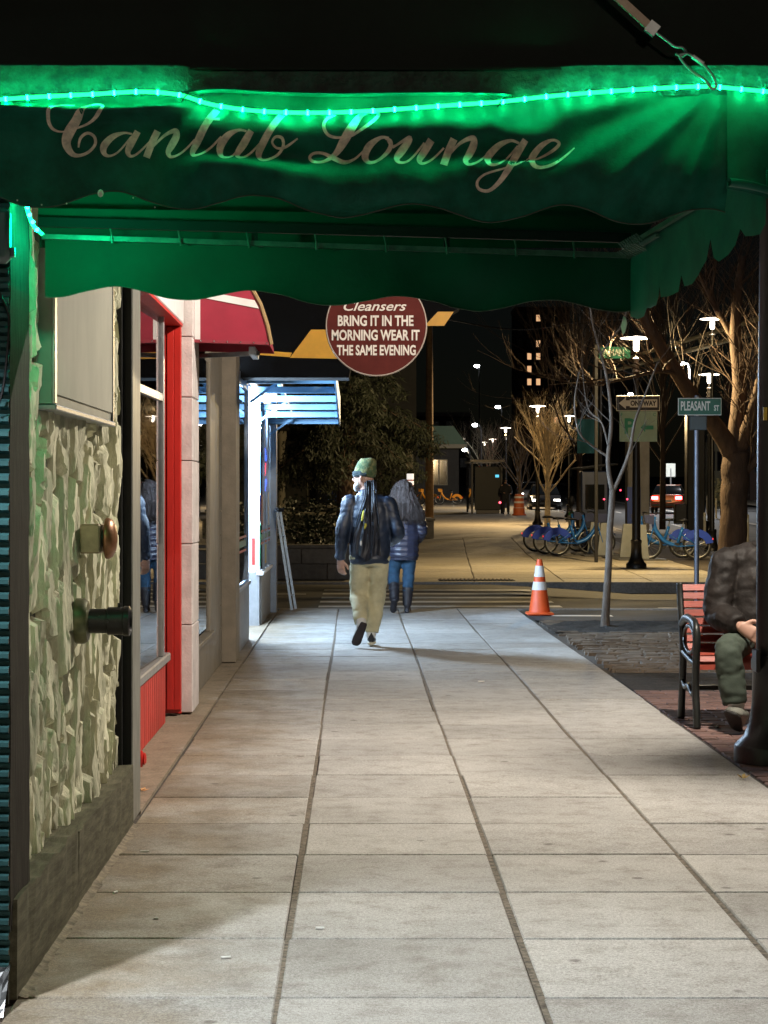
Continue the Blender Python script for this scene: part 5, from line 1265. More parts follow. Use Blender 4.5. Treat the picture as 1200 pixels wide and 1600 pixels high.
part('glasses', MB().torus(h+hf*.098+hr*.034+V((0, 0, .008)), .022, .003, 'x', 14, 5).torus(h+hf*.098-hr*.034+V((0, 0, .008)), .022, .003, 'x', 14, 5).tube([h+hf*.09-hr*.06+V((0, 0, .012)), h-hr*.088+V((0, 0, .01))], .003, 5).tube([h+hf*.09+hr*.06+V((0, 0, .012)), h+hr*.088+V((0, 0, .01))], .003, 5), m_black, None).parent = man
m_dread = M('dark_scarf', (.010, .012, .020), .55, var=.4, vs=30); m_yel = M('yellow_scarf', (.50, .44, .05), .7)
rs = random.Random(4)
mbd, mby = MB(), MB()
for k in range(4):
    u = k/3-.5
    x0 = .005+u*.10; x1 = -.03+u*.25; zz = 1.60-abs(u)*.03; L = rs.uniform(.50, .74)
    yb = -.150 - .03*math.cos(u*2) - rs.uniform(0, .014)
    P = [V((x0, -.045, zz)), V((x0+.01*u, -.105, zz-.12)), V((x0+(x1-x0)*.35, -.145-.01, zz-.24)), V((x0+(x1-x0)*.7, yb-.006, zz-L*.65)), V((x1+rs.uniform(-.015, .015), yb, zz-L))]
    q = catmull(P, 5); w = rs.uniform(.006, .009)
    mbd.tube(q, [w*(1-.35*i/len(q)) for i in range(len(q))], 6)
for a, b, l in ((-.058, 1.31, .10), (-.04, 1.19, .06)):
    mby.tube(catmull([(a, -.166, b), (a-.008, -.182, b-l*.5), (a-.02, -.182, b-l)], 4), [.006, .011, .013, .014, .014, .013, .011, .008, .005], 6)
def drape(u, v):
    w = .085 + .20*sm(.1, 1, v); x = .004 - .035*v + (u-.5)*w; zt = 1.60 - .74*v + .03*math.sin(u*9)*v
    y = -.05 - .115*sm(0, .38, v) - .012*math.sin(u*15+v*3.2+nz(u*4, v*3)*3) - .007*math.sin(u*33+5*v) - .010*nz(u*7, v*9, 3) + .05*(2*u-1)**4*sm(.2, .6, v)*.5
    return (x + .008*math.sin(v*7+u*5), y, zt)
mbd.grid(drape, 40, 40)
sc = part('scarf_strands', mbd, m_dread, None, smooth='all'); sc.parent = man
sc2 = part('yellow_pattern', mby, m_yel, None, smooth='all'); sc2.parent = sc
part('white_tag', MB().ball((-.085, -.178, 1.0), (.012, .006, .026), 8, 6), m_white, None).parent = man

# ---- woman ahead of him
wo = thing('person', (.585, 25.0, 0), 'woman with long dark hair in a navy puffer jacket, jeans and boots', 'person')
J = dict(pelvis=(0, 0, .86), waist=(0, .0, 1.0), chest=(0, .01, 1.18), neck=(.0, .02, 1.36), head=(.0, .03, 1.50), shL=(-.17, .01, 1.28), shR=(.17, .01, 1.28), elL=(-.23, .0, 1.02), wrL=(-.19, .17, .92), elR=(.23, .0, 1.02), wrR=(.20, .17, .90),
         hipL=(-.085, 0, .84), hipR=(.085, 0, .84), knL=(-.115, .06, .47), anL=(-.11, -.16, .16), knR=(.07, .04, .46), anR=(.05, .02, .09))
T_ = body_tubes(J, (0, 1, 0), (1, 0, 0), .9) + head_tubes(J['head'], (0, 1, 0), (1, 0, 0), s=.95) + hand(J['wrL'], (.2, .8, -.2), (0, 0, -1), (1, 0, 0), .9) + hand(J['wrR'], (-.2, .8, -.2), (0, 0, -1), (-1, 0, 0), .9)
blob('body', T_, m_skin, wo, .009, None, 3)
jt = [([(.005, 0, .66), (.005, 0, .74), (.005, .005, 1.0), (0, .01, 1.2), (0, .02, 1.31), (0, .025, 1.40)], [(.175, .135), (.19, .145), (.20, .145), (.205, .14), (.165, .11), (.075, .075)], (1, 0, 0))]
for s_ in ('L', 'R'):
    a, b, c = z(J['sh'+s_]), z(J['el'+s_]), z(J['wr'+s_]); sx = -1 if s_ == 'L' else 1
    jt.append(([(sx*.08, .02, 1.29), a, a.lerp(b, .5), b, b.lerp(c, .5), c], [.08, .085, .08, .075, .065, .05]))
blob('puffer_jacket', jt, M('navy_puffer', (.030, .033, .060), .35, 0, var=.15, vs=6, spec=.6), wo, .010, lambda c, n: .013*(abs(math.sin(c.z*PI/.068))**.55-.6) + .004*nz(c.x*14, c.y*14, c.z*30), 3)
pt = [([(0, 0, .86), (0, 0, .78), (0, 0, .72)], [(.155, .12), (.165, .125), (.14, .10)], (1, 0, 0))]
for s_ in ('L', 'R'):
    a, b, c = z(J['hip'+s_]), z(J['kn'+s_]), z(J['an'+s_]); pt.append(([a, a.lerp(b, .5), b, b.lerp(c, .6)], [.095, .09, .075, .066]))
blob('jeans', pt, M('blue_denim', (.020, .062, .115), .8, 0, var=.3, vs=6, bump=.2, bs=60), wo, .012, folds(.008, 6, 18, 5), 4)
m_boot = M('dark_boot', (.02, .018, .022), .5)
for kn, an, he, to, up in ((J['knR'], J['anR'], (.05, -.015, .02), (.065, .22, .02), (0, 0, 1)), (J['knL'], J['anL'], (-.11, -.21, .16), (-.125, -.11, .02), (0, .84, .54))):
    u, so = shoe(he, to, up, w=.046); blob('boot', u + so + [([V(an), V(an).lerp(V(kn), .3), V(an).lerp(V(kn), .62)], [.056, .064, .072])], m_boot, wo, .010, folds(.004, 8, 20, 3), 3)
m_hair = M('dark_brown_hair', (.055, .040, .036), .65, 0, var=.45, vs=8, stretch=(14, 14, 1.2), bump=.7, bs=60)
hh = V(J['head'])
blob('hair', [([hh+V((0, -.0, .135)), hh+V((0, -.02, .08)), hh+V((0, -.05, -.02)), hh+V((0, -.075, -.14)), hh+V((.01, -.10, -.27)), hh+V((.02, -.115, -.36))], [(.04, .05), (.115, .125), (.16, .14), (.205, .135), (.245, .11), (.215, .06)], (1, 0, 0))], m_hair, wo, .010,
     lambda c, n: .020*nz(c.x*26, c.y*26, c.z*7) + .014*nz(c.x*60, c.y*50, c.z*16), 3)
mb = MB(); rs = random.Random(8)
for k in range(320):
    a = rs.uniform(PI*.98, PI*2.02); e = rs.uniform(.98, 1.16)
    P = [hh+V((.11*math.cos(a)*e, .10*math.sin(a)*e-.03, .03+rs.uniform(-.03, .05))), hh+V((.175*math.cos(a)*e, .13*math.sin(a)*e-.06, -.13)), hh+V((.225*math.cos(a)*e+.01, .105*math.sin(a)*e-.09, -.27)), hh+V((.215*math.cos(a)*e+.02+rs.uniform(-.02, .02), .07*math.sin(a)*e-.11, -.36-rs.uniform(0, .06)))]
    mb.tube(catmull(P, 4), [.0028]*10+[.002, .0015, .001], 3)
o = part('hair_strands', mb, m_hair, None, smooth='all'); o.parent = wo

# ---- man sitting on the bench
si = thing('person', (2.56, 12.86, 0), 'seated man in dark puffer jacket and green trousers on the red bench', 'person')
J = dict(pelvis=(0, -.02, .55), waist=(0, .0, .70), chest=(.01, .03, .92), neck=(.05, .01, 1.11), head=(.085, -.04, 1.25), shL=(-.19, .01, 1.02), shR=(.22, .01, 1.03), elL=(-.255, -.06, .70), wrL=(-.175, -.33, .645), elR=(.30, -.05, .72), wrR=(.13, -.30, .60),
         hipL=(-.10, -.04, .53), hipR=(.10, -.04, .53), knL=(-.265, -.42, .49), anL=(-.235, -.50, .14), knR=(.16, -.45, .51), anR=(.17, -.42, .10))
T_ = body_tubes(J, (0, -1, 0), (-1, 0, 0), .95) + head_tubes(J['head'], (.2, -1, -.2), (-1, -.2, 0)) + hand(J['wrL'], (.80, -.30, -.50), (.1, .95, -.3), (.45, .0, .85), 1.22, .6) + hand(J['wrR'], (-.7, -.5, -.2), (0, -.1, -1), (.2, -.8, .3), 1.05, .75)
blob('body', T_, m_skin, si, .0075, None, 3)
jt = [([(0, -.01, .50), (0, 0, .62), (0, .01, .78), (.01, .03, .92), (.015, .03, 1.04), (.045, .01, 1.12)], [(.21, .165), (.225, .175), (.215, .165), (.215, .16), (.18, .13), (.09, .09)], (1, 0, 0))]
for s_ in ('L', 'R'):
    a, b, c = z(J['sh'+s_]), z(J['el'+s_]), z(J['wr'+s_]); sx = -1 if s_ == 'L' else 1
    jt.append(([(sx*.09, .03, 1.03), a, a.lerp(b, .5)+V((sx*.012, 0, 0)), b, b.lerp(c, .5), b.lerp(c, .9), c], [.095, .105, .100, .096, .083, .070, .048]))
blob('puffer_jacket', jt, M('black_brown_puffer', (.014, .011, .0095), .65, 0, var=.35, vs=5, spec=.3, bump=.5, bs=22, bdist=.012), si, .010,
     lambda c, n: .005*(abs(math.sin((c.z-.3*c.y+.2*abs(c.x)+.02*nz(c.x*6, c.z*6))*PI/.13))**.35-.8) + .014*nz(c.x*7, c.y*7, c.z*9) + .007*nz(c.x*18, c.y*18, c.z*22), 3)
pt = [([(0, .02, .55), (0, -.06, .54)], [(.19, .12), (.19, .115)], (1, 0, 0))]
for s_ in ('L', 'R'):
    a, b, c = z(J['hip'+s_]), z(J['kn'+s_]), z(J['an'+s_]); pt.append(([a, a.lerp(b, .5), b+V((0, -.01, .0)), b.lerp(c, .35), b.lerp(c, .7), b.lerp(c, .92)], [.10, .092, .088, .088, .085, .078]))
blob('trousers', pt, M('olive_trousers', (.05, .068, .050), .85, 0, var=.2, vs=6, bump=.2, bs=60), si, .011, lambda c, n: folds(.010, 5, 11, 9)(c, n) + .006*nz(c.x*18, c.y*18, c.z*30), 4)
m_sgl = M('shoe_grey', (.20, .20, .17), .6, var=.3, vs=12); m_sd = M('sole_black', (.03, .028, .026), .7, bump=.6, bs=50)
u, so = shoe((-.225, -.48, .03), (-.285, -.65, .135), (.52, .40, .75), w=.062); blob('shoe', u, m_sgl, si, .008, folds(.002, 20, 20), 2); blob('sole', so, m_sd, si, .007, None, 1)
u, so = shoe((.17, -.40, .022), (.19, -.66, .022), (0, 0, 1), w=.052); blob('shoe', u, m_sgl, si, .009, None, 2); blob('sole', so, m_sd, si, .008, None, 1)
blob('sock', [([(-.228, -.495, .10), (-.226, -.49, .20)], [.05, .055])], m_sock, si, .010)
h = V(J['head'])
blob('knit_cap', [([h+V((0, 0, .03)), h+V((0, .01, .08)), h+V((0, .01, .13))], [(.095, .11), (.09, .105), (.04, .05)], (1, 0, 0))], M('dark_knit', (0, 0, 0)), si, .012)
blob('collar', [([(.045, .02, 1.07), (.055, .005, 1.15)], [(.10, .10), (.095, .095)])], MATS['black_brown_puffer'], si, .012)

# ---- person waiting by the shelter
fp = thing('person', (W(790, 0, 99).x, 99, gz(99)), 'dark clothed person waiting beside the bus shelter panel', 'person')
J = dict(pelvis=(0, 0, .92), waist=(0, 0, 1.06), chest=(0, 0, 1.28), neck=(0, 0, 1.47), head=(-.02, 0, 1.62), shL=(-.18, 0, 1.38), shR=(.18, 0, 1.38), elL=(-.24, -.02, 1.1), wrL=(-.12, -.22, 1.05), elR=(.26, -.05, 1.1), wrR=(.25, -.25, 1.0), hipL=(-.09, 0, .9), hipR=(.09, 0, .9), knL=(-.10, -.02, .5), anL=(-.11, 0, .09), knR=(.12, -.02, .5), anR=(.13, 0, .09))
T_ = body_tubes(J, (0, -1, 0), (1, 0, 0)) + head_tubes(J['head'], (.4, -.9, 0), (.9, .4, 0)) + hand(J['wrL'], (.3, -.8, 0), (0, 0, -1), (1, 0, 0)) + hand(J['wrR'], (-.3, -.8, 0), (0, 0, -1), (-1, 0, 0))
blob('body', T_, m_skin, fp, .014)
m_dc = M('black_cloth', (.012, .012, .014), .85)
jt = [([(0, 0, .75), (0, 0, 1.0), (0, 0, 1.3), (0, 0, 1.4), (0, 0, 1.5)], [(.20, .14), (.20, .14), (.21, .14), (.17, .12), (.09, .09)], (1, 0, 0))]
for s_ in ('L', 'R'):
    a, b, c = z(J['sh'+s_]), z(J['el'+s_]), z(J['wr'+s_]); jt.append(([a, b, c], [.09, .075, .055]))
    jt.append(([z(J['hip'+s_]), z(J['kn'+s_]), z(J['an'+s_])], [.11, .085, .07])); jt.append(([z(J['an'+s_])+V((0, .04, -.05)), z(J['an'+s_])+V((0, -.16, -.06))], [.05, .045]))
blob('dark_clothes', jt, m_dc, fp, .018); blob('hood', [([V((-.02, .01, 1.55)), V((-.02, .02, 1.68)), V((-.02, .02, 1.75))], [(.10, .11), (.105, .115), (.05, .05)])], m_dc, fp, .018)
# ================================================================ ACROSS THE SIDE STREET: planter wall, hedge, conifer, houses
pw = thing('planter_wall', (-2.2, 35.2, 0), 'low grey granite planter wall across the side street', 'wall')
m_gr = M('planter_granite', (.16, .15, .14), .8, var=.2, vs=10, bump=.3, bs=60, rnd=.12)
for j in range(2):
    for k in range(5):
        x1 = .45-.95*k - (.45 if j else 0); part('stone_block', MB().bbox(x1-.94, x1, 35.0, 35.4, .004+.27*j, .268+.27*j, .01), m_gr, pw)
part('coping', MB().bbox(-4.6, .52, 34.96, 35.44, .545, .60, .012), m_gr, pw)
for k in range(6): part('stone_block', MB().bbox(.12, .45, 35.42+1.6*k, 37.0+1.6*k, .004, .5, .01), m_gr, pw)
pb = thing('planter_block', (W(668, 0, 62).x, 62, gz(62)), 'low stone block at the pavement edge right of the woman', 'block')
a = W(660, 0, 62).x; b = W(678, 0, 62).x
part('block', MB().bbox(a, b, 62, 66, gz(62), gz(62)+.55, .02), m_gr, pb); part('cap', MB().bbox(a-.04, b+.04, 61.9, 66, gz(62)+.552, gz(62)+.62, .01), m_gr, pb)
m_leaf = M('hedge_leaf', (.02, .028, .010), .6, var=.5, vs=3); m_needle = M('conifer_needle', (.009, .013, .004), .6, var=.45, vs=2)
def leaves(mb, c, n, rx, ry, rz, s, rs, droop=0.0, wf=.38):
    for _ in range(n):
        while True:
            p = V((rs.uniform(-1, 1), rs.uniform(-1, 1), rs.uniform(-1, 1)))
            if .25 < p.length < 1: break
        q = V(c) + V((p.x*rx, p.y*ry, p.z*rz)); d = V((rs.uniform(-1, 1), rs.uniform(-1, 1), rs.uniform(-1, .6)-droop)).normalized(); e = d.orthogonal().normalized()
        l = s*rs.uniform(.6, 1.4); w = l*wf
        mb.add([q, q+d*l*.5+e*w, q+d*l, q+d*l*.5-e*w], [(0, 1, 2, 3)])
rs = random.Random(31)
hg = thing('hedge', (-2.0, 36.5, .3), 'dark clipped hedge behind the granite planter wall', 'hedge')
mb = MB()
for k in range(26):
    x = -4.6+k*.19; leaves(mb, (x, 36.3+rs.uniform(-.2, .3), .95+rs.uniform(-.08, .06)), 190, .32, .5, .52, .07, rs)
part('foliage', mb, m_leaf, hg, fix=False)
mb = MB()
for k in range(10): mb.tube([(-4.5+k*.48, 36.3, .0), (-4.5+k*.48+rs.uniform(-.1, .1), 36.3, .9)], [.03, .015], 5)
part('stem', mb, m_bark2, hg)
struct('planter_soil', MB().box(-6, .12, 35.42, 45, .0, .40), m_soil)
# conifer
cf = thing('evergreen_tree', (-.1, 46, .4), 'dark evergreen tree with drooping sprays above the hedge', 'tree')
part('trunk', MB().tube([(-.25, 46, 0), (-.2, 46, 2), (-.1, 46, 7)], [.24, .2, .06], 10), m_bark2, cf, smooth='all')
mb = MB(); bmb = MB()
for k in range(96):
    h_ = rs.uniform(2.3, 7.5); a = rs.uniform(0, 2*PI); L = (1.95 if h_ < 5 else 1.5)*rs.uniform(.55, 1.0)
    p0 = V((-.2, 46, h_)); P = [p0 + V((math.cos(a), math.sin(a), 0))*L*t + V((0, 0, .25*math.sin(t*2.2) - .75*t*t)) for t in (0, .3, .6, .85, 1)]
    bmb.tube(P, [.035, .025, .016, .01, .005], 4)
    for t in (1, 2, 3, 4): leaves(mb, P[t]+V((0, 0, -.05)), 120, .36, .36, .20, .15, rs, .5, .11)
part('crown', mb, m_needle, cf, fix=False); part('branches', bmb, m_bark2, cf)
# utility pole
up = thing('utility_pole', (W(671, 0, 75).x, 75, gz(75)), 'tall brown wooden utility pole left of the orange bikes', 'pole')
x = W(671, 0, 75).x; part('pole', MB().tube([(x, 75, gz(75)), (x, 75, 9.5)], [.16, .11], 10), M('pole_wood', (.16, .10, .05), .9, var=.3, vs=8), up, smooth='all')
part('crossarm', MB().bar((x-1.1, 75, 9.0), (x+1.1, 75, 9.0), .1, .12), M('pole_wood', (0, 0, 0)), up)
wr = MB(); wr.tube(catmull([(x-.2, 75, 8.2), W(810, 515, 80), W(960, 500, 90), (24, 110, 11)], 10), .03, 5)
solo('overhead_wire', wr, m_black, (x, 75, 8.2), 'dark overhead wire crossing from the wooden pole', 'wire')
# dark house with porch columns behind the conifer
m_hw = M('dark_clapboard', (.035, .034, .032), .8, var=.15, vs=3); m_hc = M('porch_cream', (.30, .27, .20), .7); m_pane = M('dark_pane', (.012, .014, .018), .08, spec=.8)
ho = thing('porch_house', (-3, 58, .1), 'dark porch house with pale columns behind the evergreen tree', 'house')
part('wall', MB().box(-10, 1.8, 60, 68, .1, 8), m_hw, ho)
part('roof', MB().prism([(-10.6, 59.4, 8), (2.4, 59.4, 8), (2.4, 63.8, 11), (-10.6, 63.8, 11)], (0, .3, 1), .2), m_dark, ho)
part('porch_roof', MB().bbox(-9, 2.0, 57.2, 60, 3.3, 3.6, .04), m_hw, ho)
for px in (532, 640, 440): x = W(px, 0, 57.5).x; part('column', MB().lathe((x, 57.5, .1), [(.16, 0), (.16, .15), (.12, .2), (.10, 2.9), (.15, 3.0), (.15, 3.2)], 14), m_hc, ho, smooth=True)
for x in (-6, -3.2, -.9):
    f_ = part('window', MB().bbox(x-.55, x+.55, 59.93, 59.99, 1.1, 2.8, .01), m_hc, ho); part('pane', MB().box(x-.47, x+.47, 59.915, 59.93, 1.18, 2.72), m_pane, f_)
part('railing', MB().bar((-8.5, 57.4, .95), (1.6, 57.4, .95), .06, .08), m_hc, ho)
# second house along the pavement; the eave's green light is put into its colour
h2 = thing('green_lit_house', (4.6, 140, 1), 'small dark building with a green lit roof edge left of the shelter', 'house')
a, b = W(660, 0, 140).x, W(717, 0, 140).x
part('wall', MB().box(a-6, b, 140, 152, gz(140), 5.2), m_hw, h2)
part('roof', MB().prism([(a-6.5, 139.6, 5.05), (b+.5, 139.6, 5.05), (b-.4, 139.6, 6.3), (a-6.5, 139.6, 6.3)], (0, 1, 0), 13), M('roof_lit_green', (.10, .17, .12), .7), h2)
part('fascia', MB().bbox(a-6.5, b+.55, 139.4, 139.58, 4.75, 5.04, .02), m_hc, h2)
for px in (679, 692.5): x = W(px, 0, 140).x; f_ = part('window', MB().box(x-.3, x+.3, 139.93, 139.99, 2.2, 4.0), m_hc, h2); part('pane', MB().box(x-.25, x+.25, 139.9, 139.925, 2.25, 3.95), m_pane, f_)
# ================================================================ BUS SHELTER
Yh = 100; g0 = gz(Yh); a, b = W(738, 0, Yh).x, W(784, 0, Yh).x
bs2 = thing('bus_shelter', ((a+b)/2, Yh, g0), 'dark glass bus shelter with advertising panel on the far pavement', 'bus shelter')
part('advert_panel', MB().bbox(a+.12, b-.05, Yh, Yh+.18, g0+.18, g0+2.35, .02), M('panel_black', (.010, .012, .011), .45, spec=.2), bs2)
part('panel_foot', MB().bbox(a+.18, b-.1, Yh+.03, Yh+.15, g0, g0+.18, .01), m_black, bs2)
part('roof', MB().bar(((a+b)/2, Yh-.3, g0+2.62), ((a+b)/2, Yh+4.6, g0+2.62), b-a+.25, .10), M('shelter_roof', (.25, .22, .18), .5), bs2)
for x in (a, b):
    for yy in (Yh+.1, Yh+4.3): part('post', MB().bbox(x-.05, x+.05, yy, yy+.1, g0-.02, g0+2.58, .01), m_dark, bs2)
part('side_glass', MB().box(a+.01, a+.02, Yh+.2, Yh+4.2, g0+.2, g0+2.3), m_gl2, bs2)
part('seat', MB().bbox(a+.1, a+.55, Yh+.6, Yh+3.8, g0+.42, g0+.48, .01), m_alu, bs2)
part('status_light', MB().ball((b-.09, Yh-.03, g0+.55), .06, 8, 6), E('status_red', (1, .08, .12), 5, False), bs2)
part('screen', MB().box(b-.32, b-.14, Yh-.012, Yh-.002, g0+1.8, g0+1.93), E('screen_cyan', (.1, .6, .9), 1.2, False), bs2)
# orange work-zone barrel
Yq = 96; p = W(811, 0, Yq); g0 = gz(Yq)
br = thing('traffic_barrel', (p.x, Yq, g0), 'orange and white striped traffic barrel beside the waiting person', 'barrel')
part('body', MB().lathe((p.x, Yq, g0), [(.34, 0), (.34, .06), (.28, .07), (.27, .35), (.25, .36), (.24, .7), (.22, .71), (.21, 1.0), (.06, 1.03)], 18), M('barrel_orange', (.55, .12, .03), .6), br, smooth=True)
for z0 in (.28, .58, .82): part('band', MB().lathe((p.x, Yq, g0), [(.285-.055*z0, z0), (.28-.055*z0, z0+.09)], 18), m_white, br)
# ================================================================ CARS
def car(loc, rz, label, paint, lit_tail=True):
    t = thing('car', (0, 0, 0), label, 'car', 'cars on the avenue')
    sec = [(-2.2, .45, .62, .80), (-2.15, .32, .95, .84), (-1.75, .26, 1.02, .88), (-1.0, .24, 1.04, .90), (.8, .24, .98, .90), (1.6, .26, .88, .87), (2.15, .32, .72, .80), (2.25, .42, .58, .70)]
    mb = MB()
    for y_, z0, z1, w in sec:
        mb.v += [(-w, y_, z0+.10), (-w*.96, y_, z0), (w*.96, y_, z0), (w, y_, z0+.10), (w, y_, (z0+z1)/2), (w*.95, y_, z1-.06), (w*.80, y_, z1), (-w*.80, y_, z1), (-w*.95, y_, z1-.06), (-w, y_, (z0+z1)/2)]
    for i in range(len(sec)-1):
        for j in range(10): mb.f.append((i*10+j, i*10+(j+1) % 10, (i+1)*10+(j+1) % 10, (i+1)*10+j)); mb.m.append(0)
    mb.f.append(tuple(range(10))); mb.m.append(0); mb.f.append(tuple((len(sec)-1)*10+j for j in range(10))); mb.m.append(0)
    part('body', mb, paint, t, smooth=True)
    cab = [(-1.95, .98, .80), (-1.25, 1.44, .62), (-.1, 1.50, .63), (.55, 1.40, .64), (1.25, .96, .80)]
    mb = MB(); mg = MB()
    for y_, z_, w in cab: mb.v += [(-w, y_, z_), (w, y_, z_), (.84, y_, .93), (-.84, y_, .93)]
    for i in range(4):
        for j in range(4): mb.f.append((i*4+j, i*4+(j+1) % 4, (i+1)*4+(j+1) % 4, (i+1)*4+j)); mb.m.append(0)
    part('cabin', mb, m_dkglass, t, smooth=True)
    part('roof', MB().add([(-.60, -1.22, 1.455), (.60, -1.22, 1.455), (.62, -.1, 1.515), (.62, .5, 1.42), (-.62, .5, 1.42), (-.62, -.1, 1.515)], [(0, 1, 2, 5), (5, 2, 3, 4)]), paint, t)
    for x in (-.80, .80):
        for y_ in (-1.35, 1.40):
            w = part('wheel', MB().torus((x, y_, .32), .24, .085, 'x', 20, 8), m_rubber, t, smooth='all'); part('rim', MB().cyl((x-.06, y_, .32), .19, .12, 16, 'x'), m_alu, w)
    for s_ in (-1, 1):
        part('tail_light', MB().bbox(s_*.62-.17, s_*.62+.17, -2.20, -2.14, .72, .88, .01), E('tail_lamp', (1, .05, .06), 30 if lit_tail else .5, False), t)
        part('headlight', MB().bbox(s_*.58-.17, s_*.58+.17, 2.17, 2.24, .56, .68, .01), E('head_lamp', (1.0, .95, .85), 12, False), t)
    part('plate', MB().bbox(-.26, .26, -2.215, -2.195, .58, .70, .004), m_white, t); part('bumper', MB().bbox(-.80, .80, -2.25, -2.12, .36, .52, .03), M('bumper_dark', (.05, .05, .05), .5), t)
    t.location = loc; t.rotation_euler = (0, 0, rz); return t
p = W(1046, 0, 108); car((p.x, 108, gz(108)-.12), -.22, 'orange red car driving away with glowing tail lights', M('car_red', (.55, .17, .08), .25, .2, coat=.6))
p = W(850, 0, 112); car((p.x, 112, gz(112)-.12), PI-.04, 'dark parked car facing this way behind the bare lit tree', M('car_grey', (.04, .04, .045), .25, .3, coat=.6))
p = W(812, 0, 145); car((p.x+.6, 145, gz(145)-.12), PI-.04, 'pale distant car with headlights near the orange barrel', M('car_white', (.45, .45, .46), .25, .2, coat=.6))
# delineators, meters, hydrant
m_del = M('delineator_white', (.62, .58, .46), .6)
for k, (px, py) in enumerate(((1023, 795), (1034, 797), (1105, 800), (1119, 806), (1165, 815), (1164, 846), (1168, 850), (1101, 845))):
    Y = 2.02/((py-HY)/F+.0115); p = W(px, py, Y); h_ = .95
    t = thing('delineator_post', (p.x, Y, gz(Y)-.12), 'pale flexible lane post ' + ('just left of the red car', 'close beside the red car', 'right of the thick black post', 'second right of the thick black post', 'far behind the big tree trunk', 'left of the pair beside the big trunk', 'nearest the big trunk on its right', 'teal tinted beside the grey sign pole')[k], 'lane post', 'flexible lane posts on the avenue')
    part('post', MB().lathe((p.x, Y, gz(Y)-.12), [(.10, 0), (.10, .03), (.045, .05), (.042, h_), (.02, h_+.02)], 12), m_del, t, smooth=True)
    part('band', MB().lathe((p.x, Y, gz(Y)-.12), [(.047, h_-.2), (.046, h_-.1)], 12), m_sw, t)
def meter(px, Y, lab, h_=1.25):
    x = W(px, 0, Y).x; t = thing('parking_meter', (x, Y, gz(Y)), lab, 'parking meter', 'parking meters')
    part('post', MB().tube([(x, Y, gz(Y)), (x, Y, gz(Y)+h_-.25)], .035, 10), m_dark, t); part('head', MB().lathe((x, Y, gz(Y)+h_-.27), [(.05, 0), (.09, .05), (.10, .2), (.07, .3), (.02, .33)], 14), m_dark, t, smooth=True)
meter(700+193, 64, 'dark parking meter right of the bare lit tree'); meter(921, 60, 'dark parking meter above the left bikes')
x = W(893, 0, 68).x; t = thing('fire_hydrant', (x, 68, gz(68)), 'small green topped hydrant behind the left bikes', 'hydrant')
part('barrel', MB().lathe((x, 68, gz(68)), [(.16, 0), (.16, .05), (.11, .06), (.11, .5), (.14, .52), (.14, .56), (.10, .60)], 14), M('hydrant_white', (.5, .5, .45), .5), t, smooth=True)
part('bonnet', MB().lathe((x, 68, gz(68)+.6), [(.11, 0), (.10, .08), (.05, .14), (.03, .2)], 14), M('hydrant_green', (.10, .35, .10), .5), t, smooth=True)
part('nozzle', MB().cyl((x-.18, 68, gz(68)+.42), .05, .36, 10, 'x'), MATS['hydrant_white'], t)
# teal street banner on a mast
Yn2 = 62; x = W(925, 0, Yn2).x; t = thing('street_banner', (x, Yn2, gz(Yn2)), 'teal banner hanging on a dark mast behind the young tree', 'banner')
part('mast', MB().tube([(x+.25, Yn2, gz(Yn2)), (x+.25, Yn2, 6.2)], .06, 8), m_dark, t); part('cloth', MB().grid(lambda u, v: (x-.45+.65*u, Yn2+.04*math.sin(u*5+v*2), W(0, 655, Yn2).z-1.05*v), 10, 10), M('teal_cloth', (.01, .12, .16), .7), t, smooth='all')
part('arm', MB().bar((x-.5, Yn2, W(0, 654, Yn2).z), (x+.25, Yn2, W(0, 654, Yn2).z), .03, .03), m_dark, t)
# truss mast arms over the avenue
Ym = 60; t = thing('signal_mast_arm', (W(1240, 0, Ym).x, Ym, gz(Ym)), 'pale double mast arm reaching over the avenue behind the big tree', 'mast arm')
pm_ = M('mast_pale', (.22, .20, .14), .5, .3)
part('upper_arm', MB().tube([W(935, 573, Ym+2), W(1240, 482, Ym)], [.045, .09], 8), pm_, t); part('lower_arm', MB().tube([W(945, 583, Ym+2), W(1240, 504, Ym)], [.045, .09], 8), pm_, t)
for k in range(5): a = W(935, 573, Ym+2).lerp(W(1240, 482, Ym), .12+.2*k); b = W(945, 583, Ym+2).lerp(W(1240, 504, Ym), .12+.2*k); part('strut', MB().tube([a, b], .03, 6), pm_, t)
part('pole', MB().tube([(W(1240, 0, Ym).x, Ym, gz(Ym)-.1), W(1240, 470, Ym)], [.2, .14], 12), pm_, t)
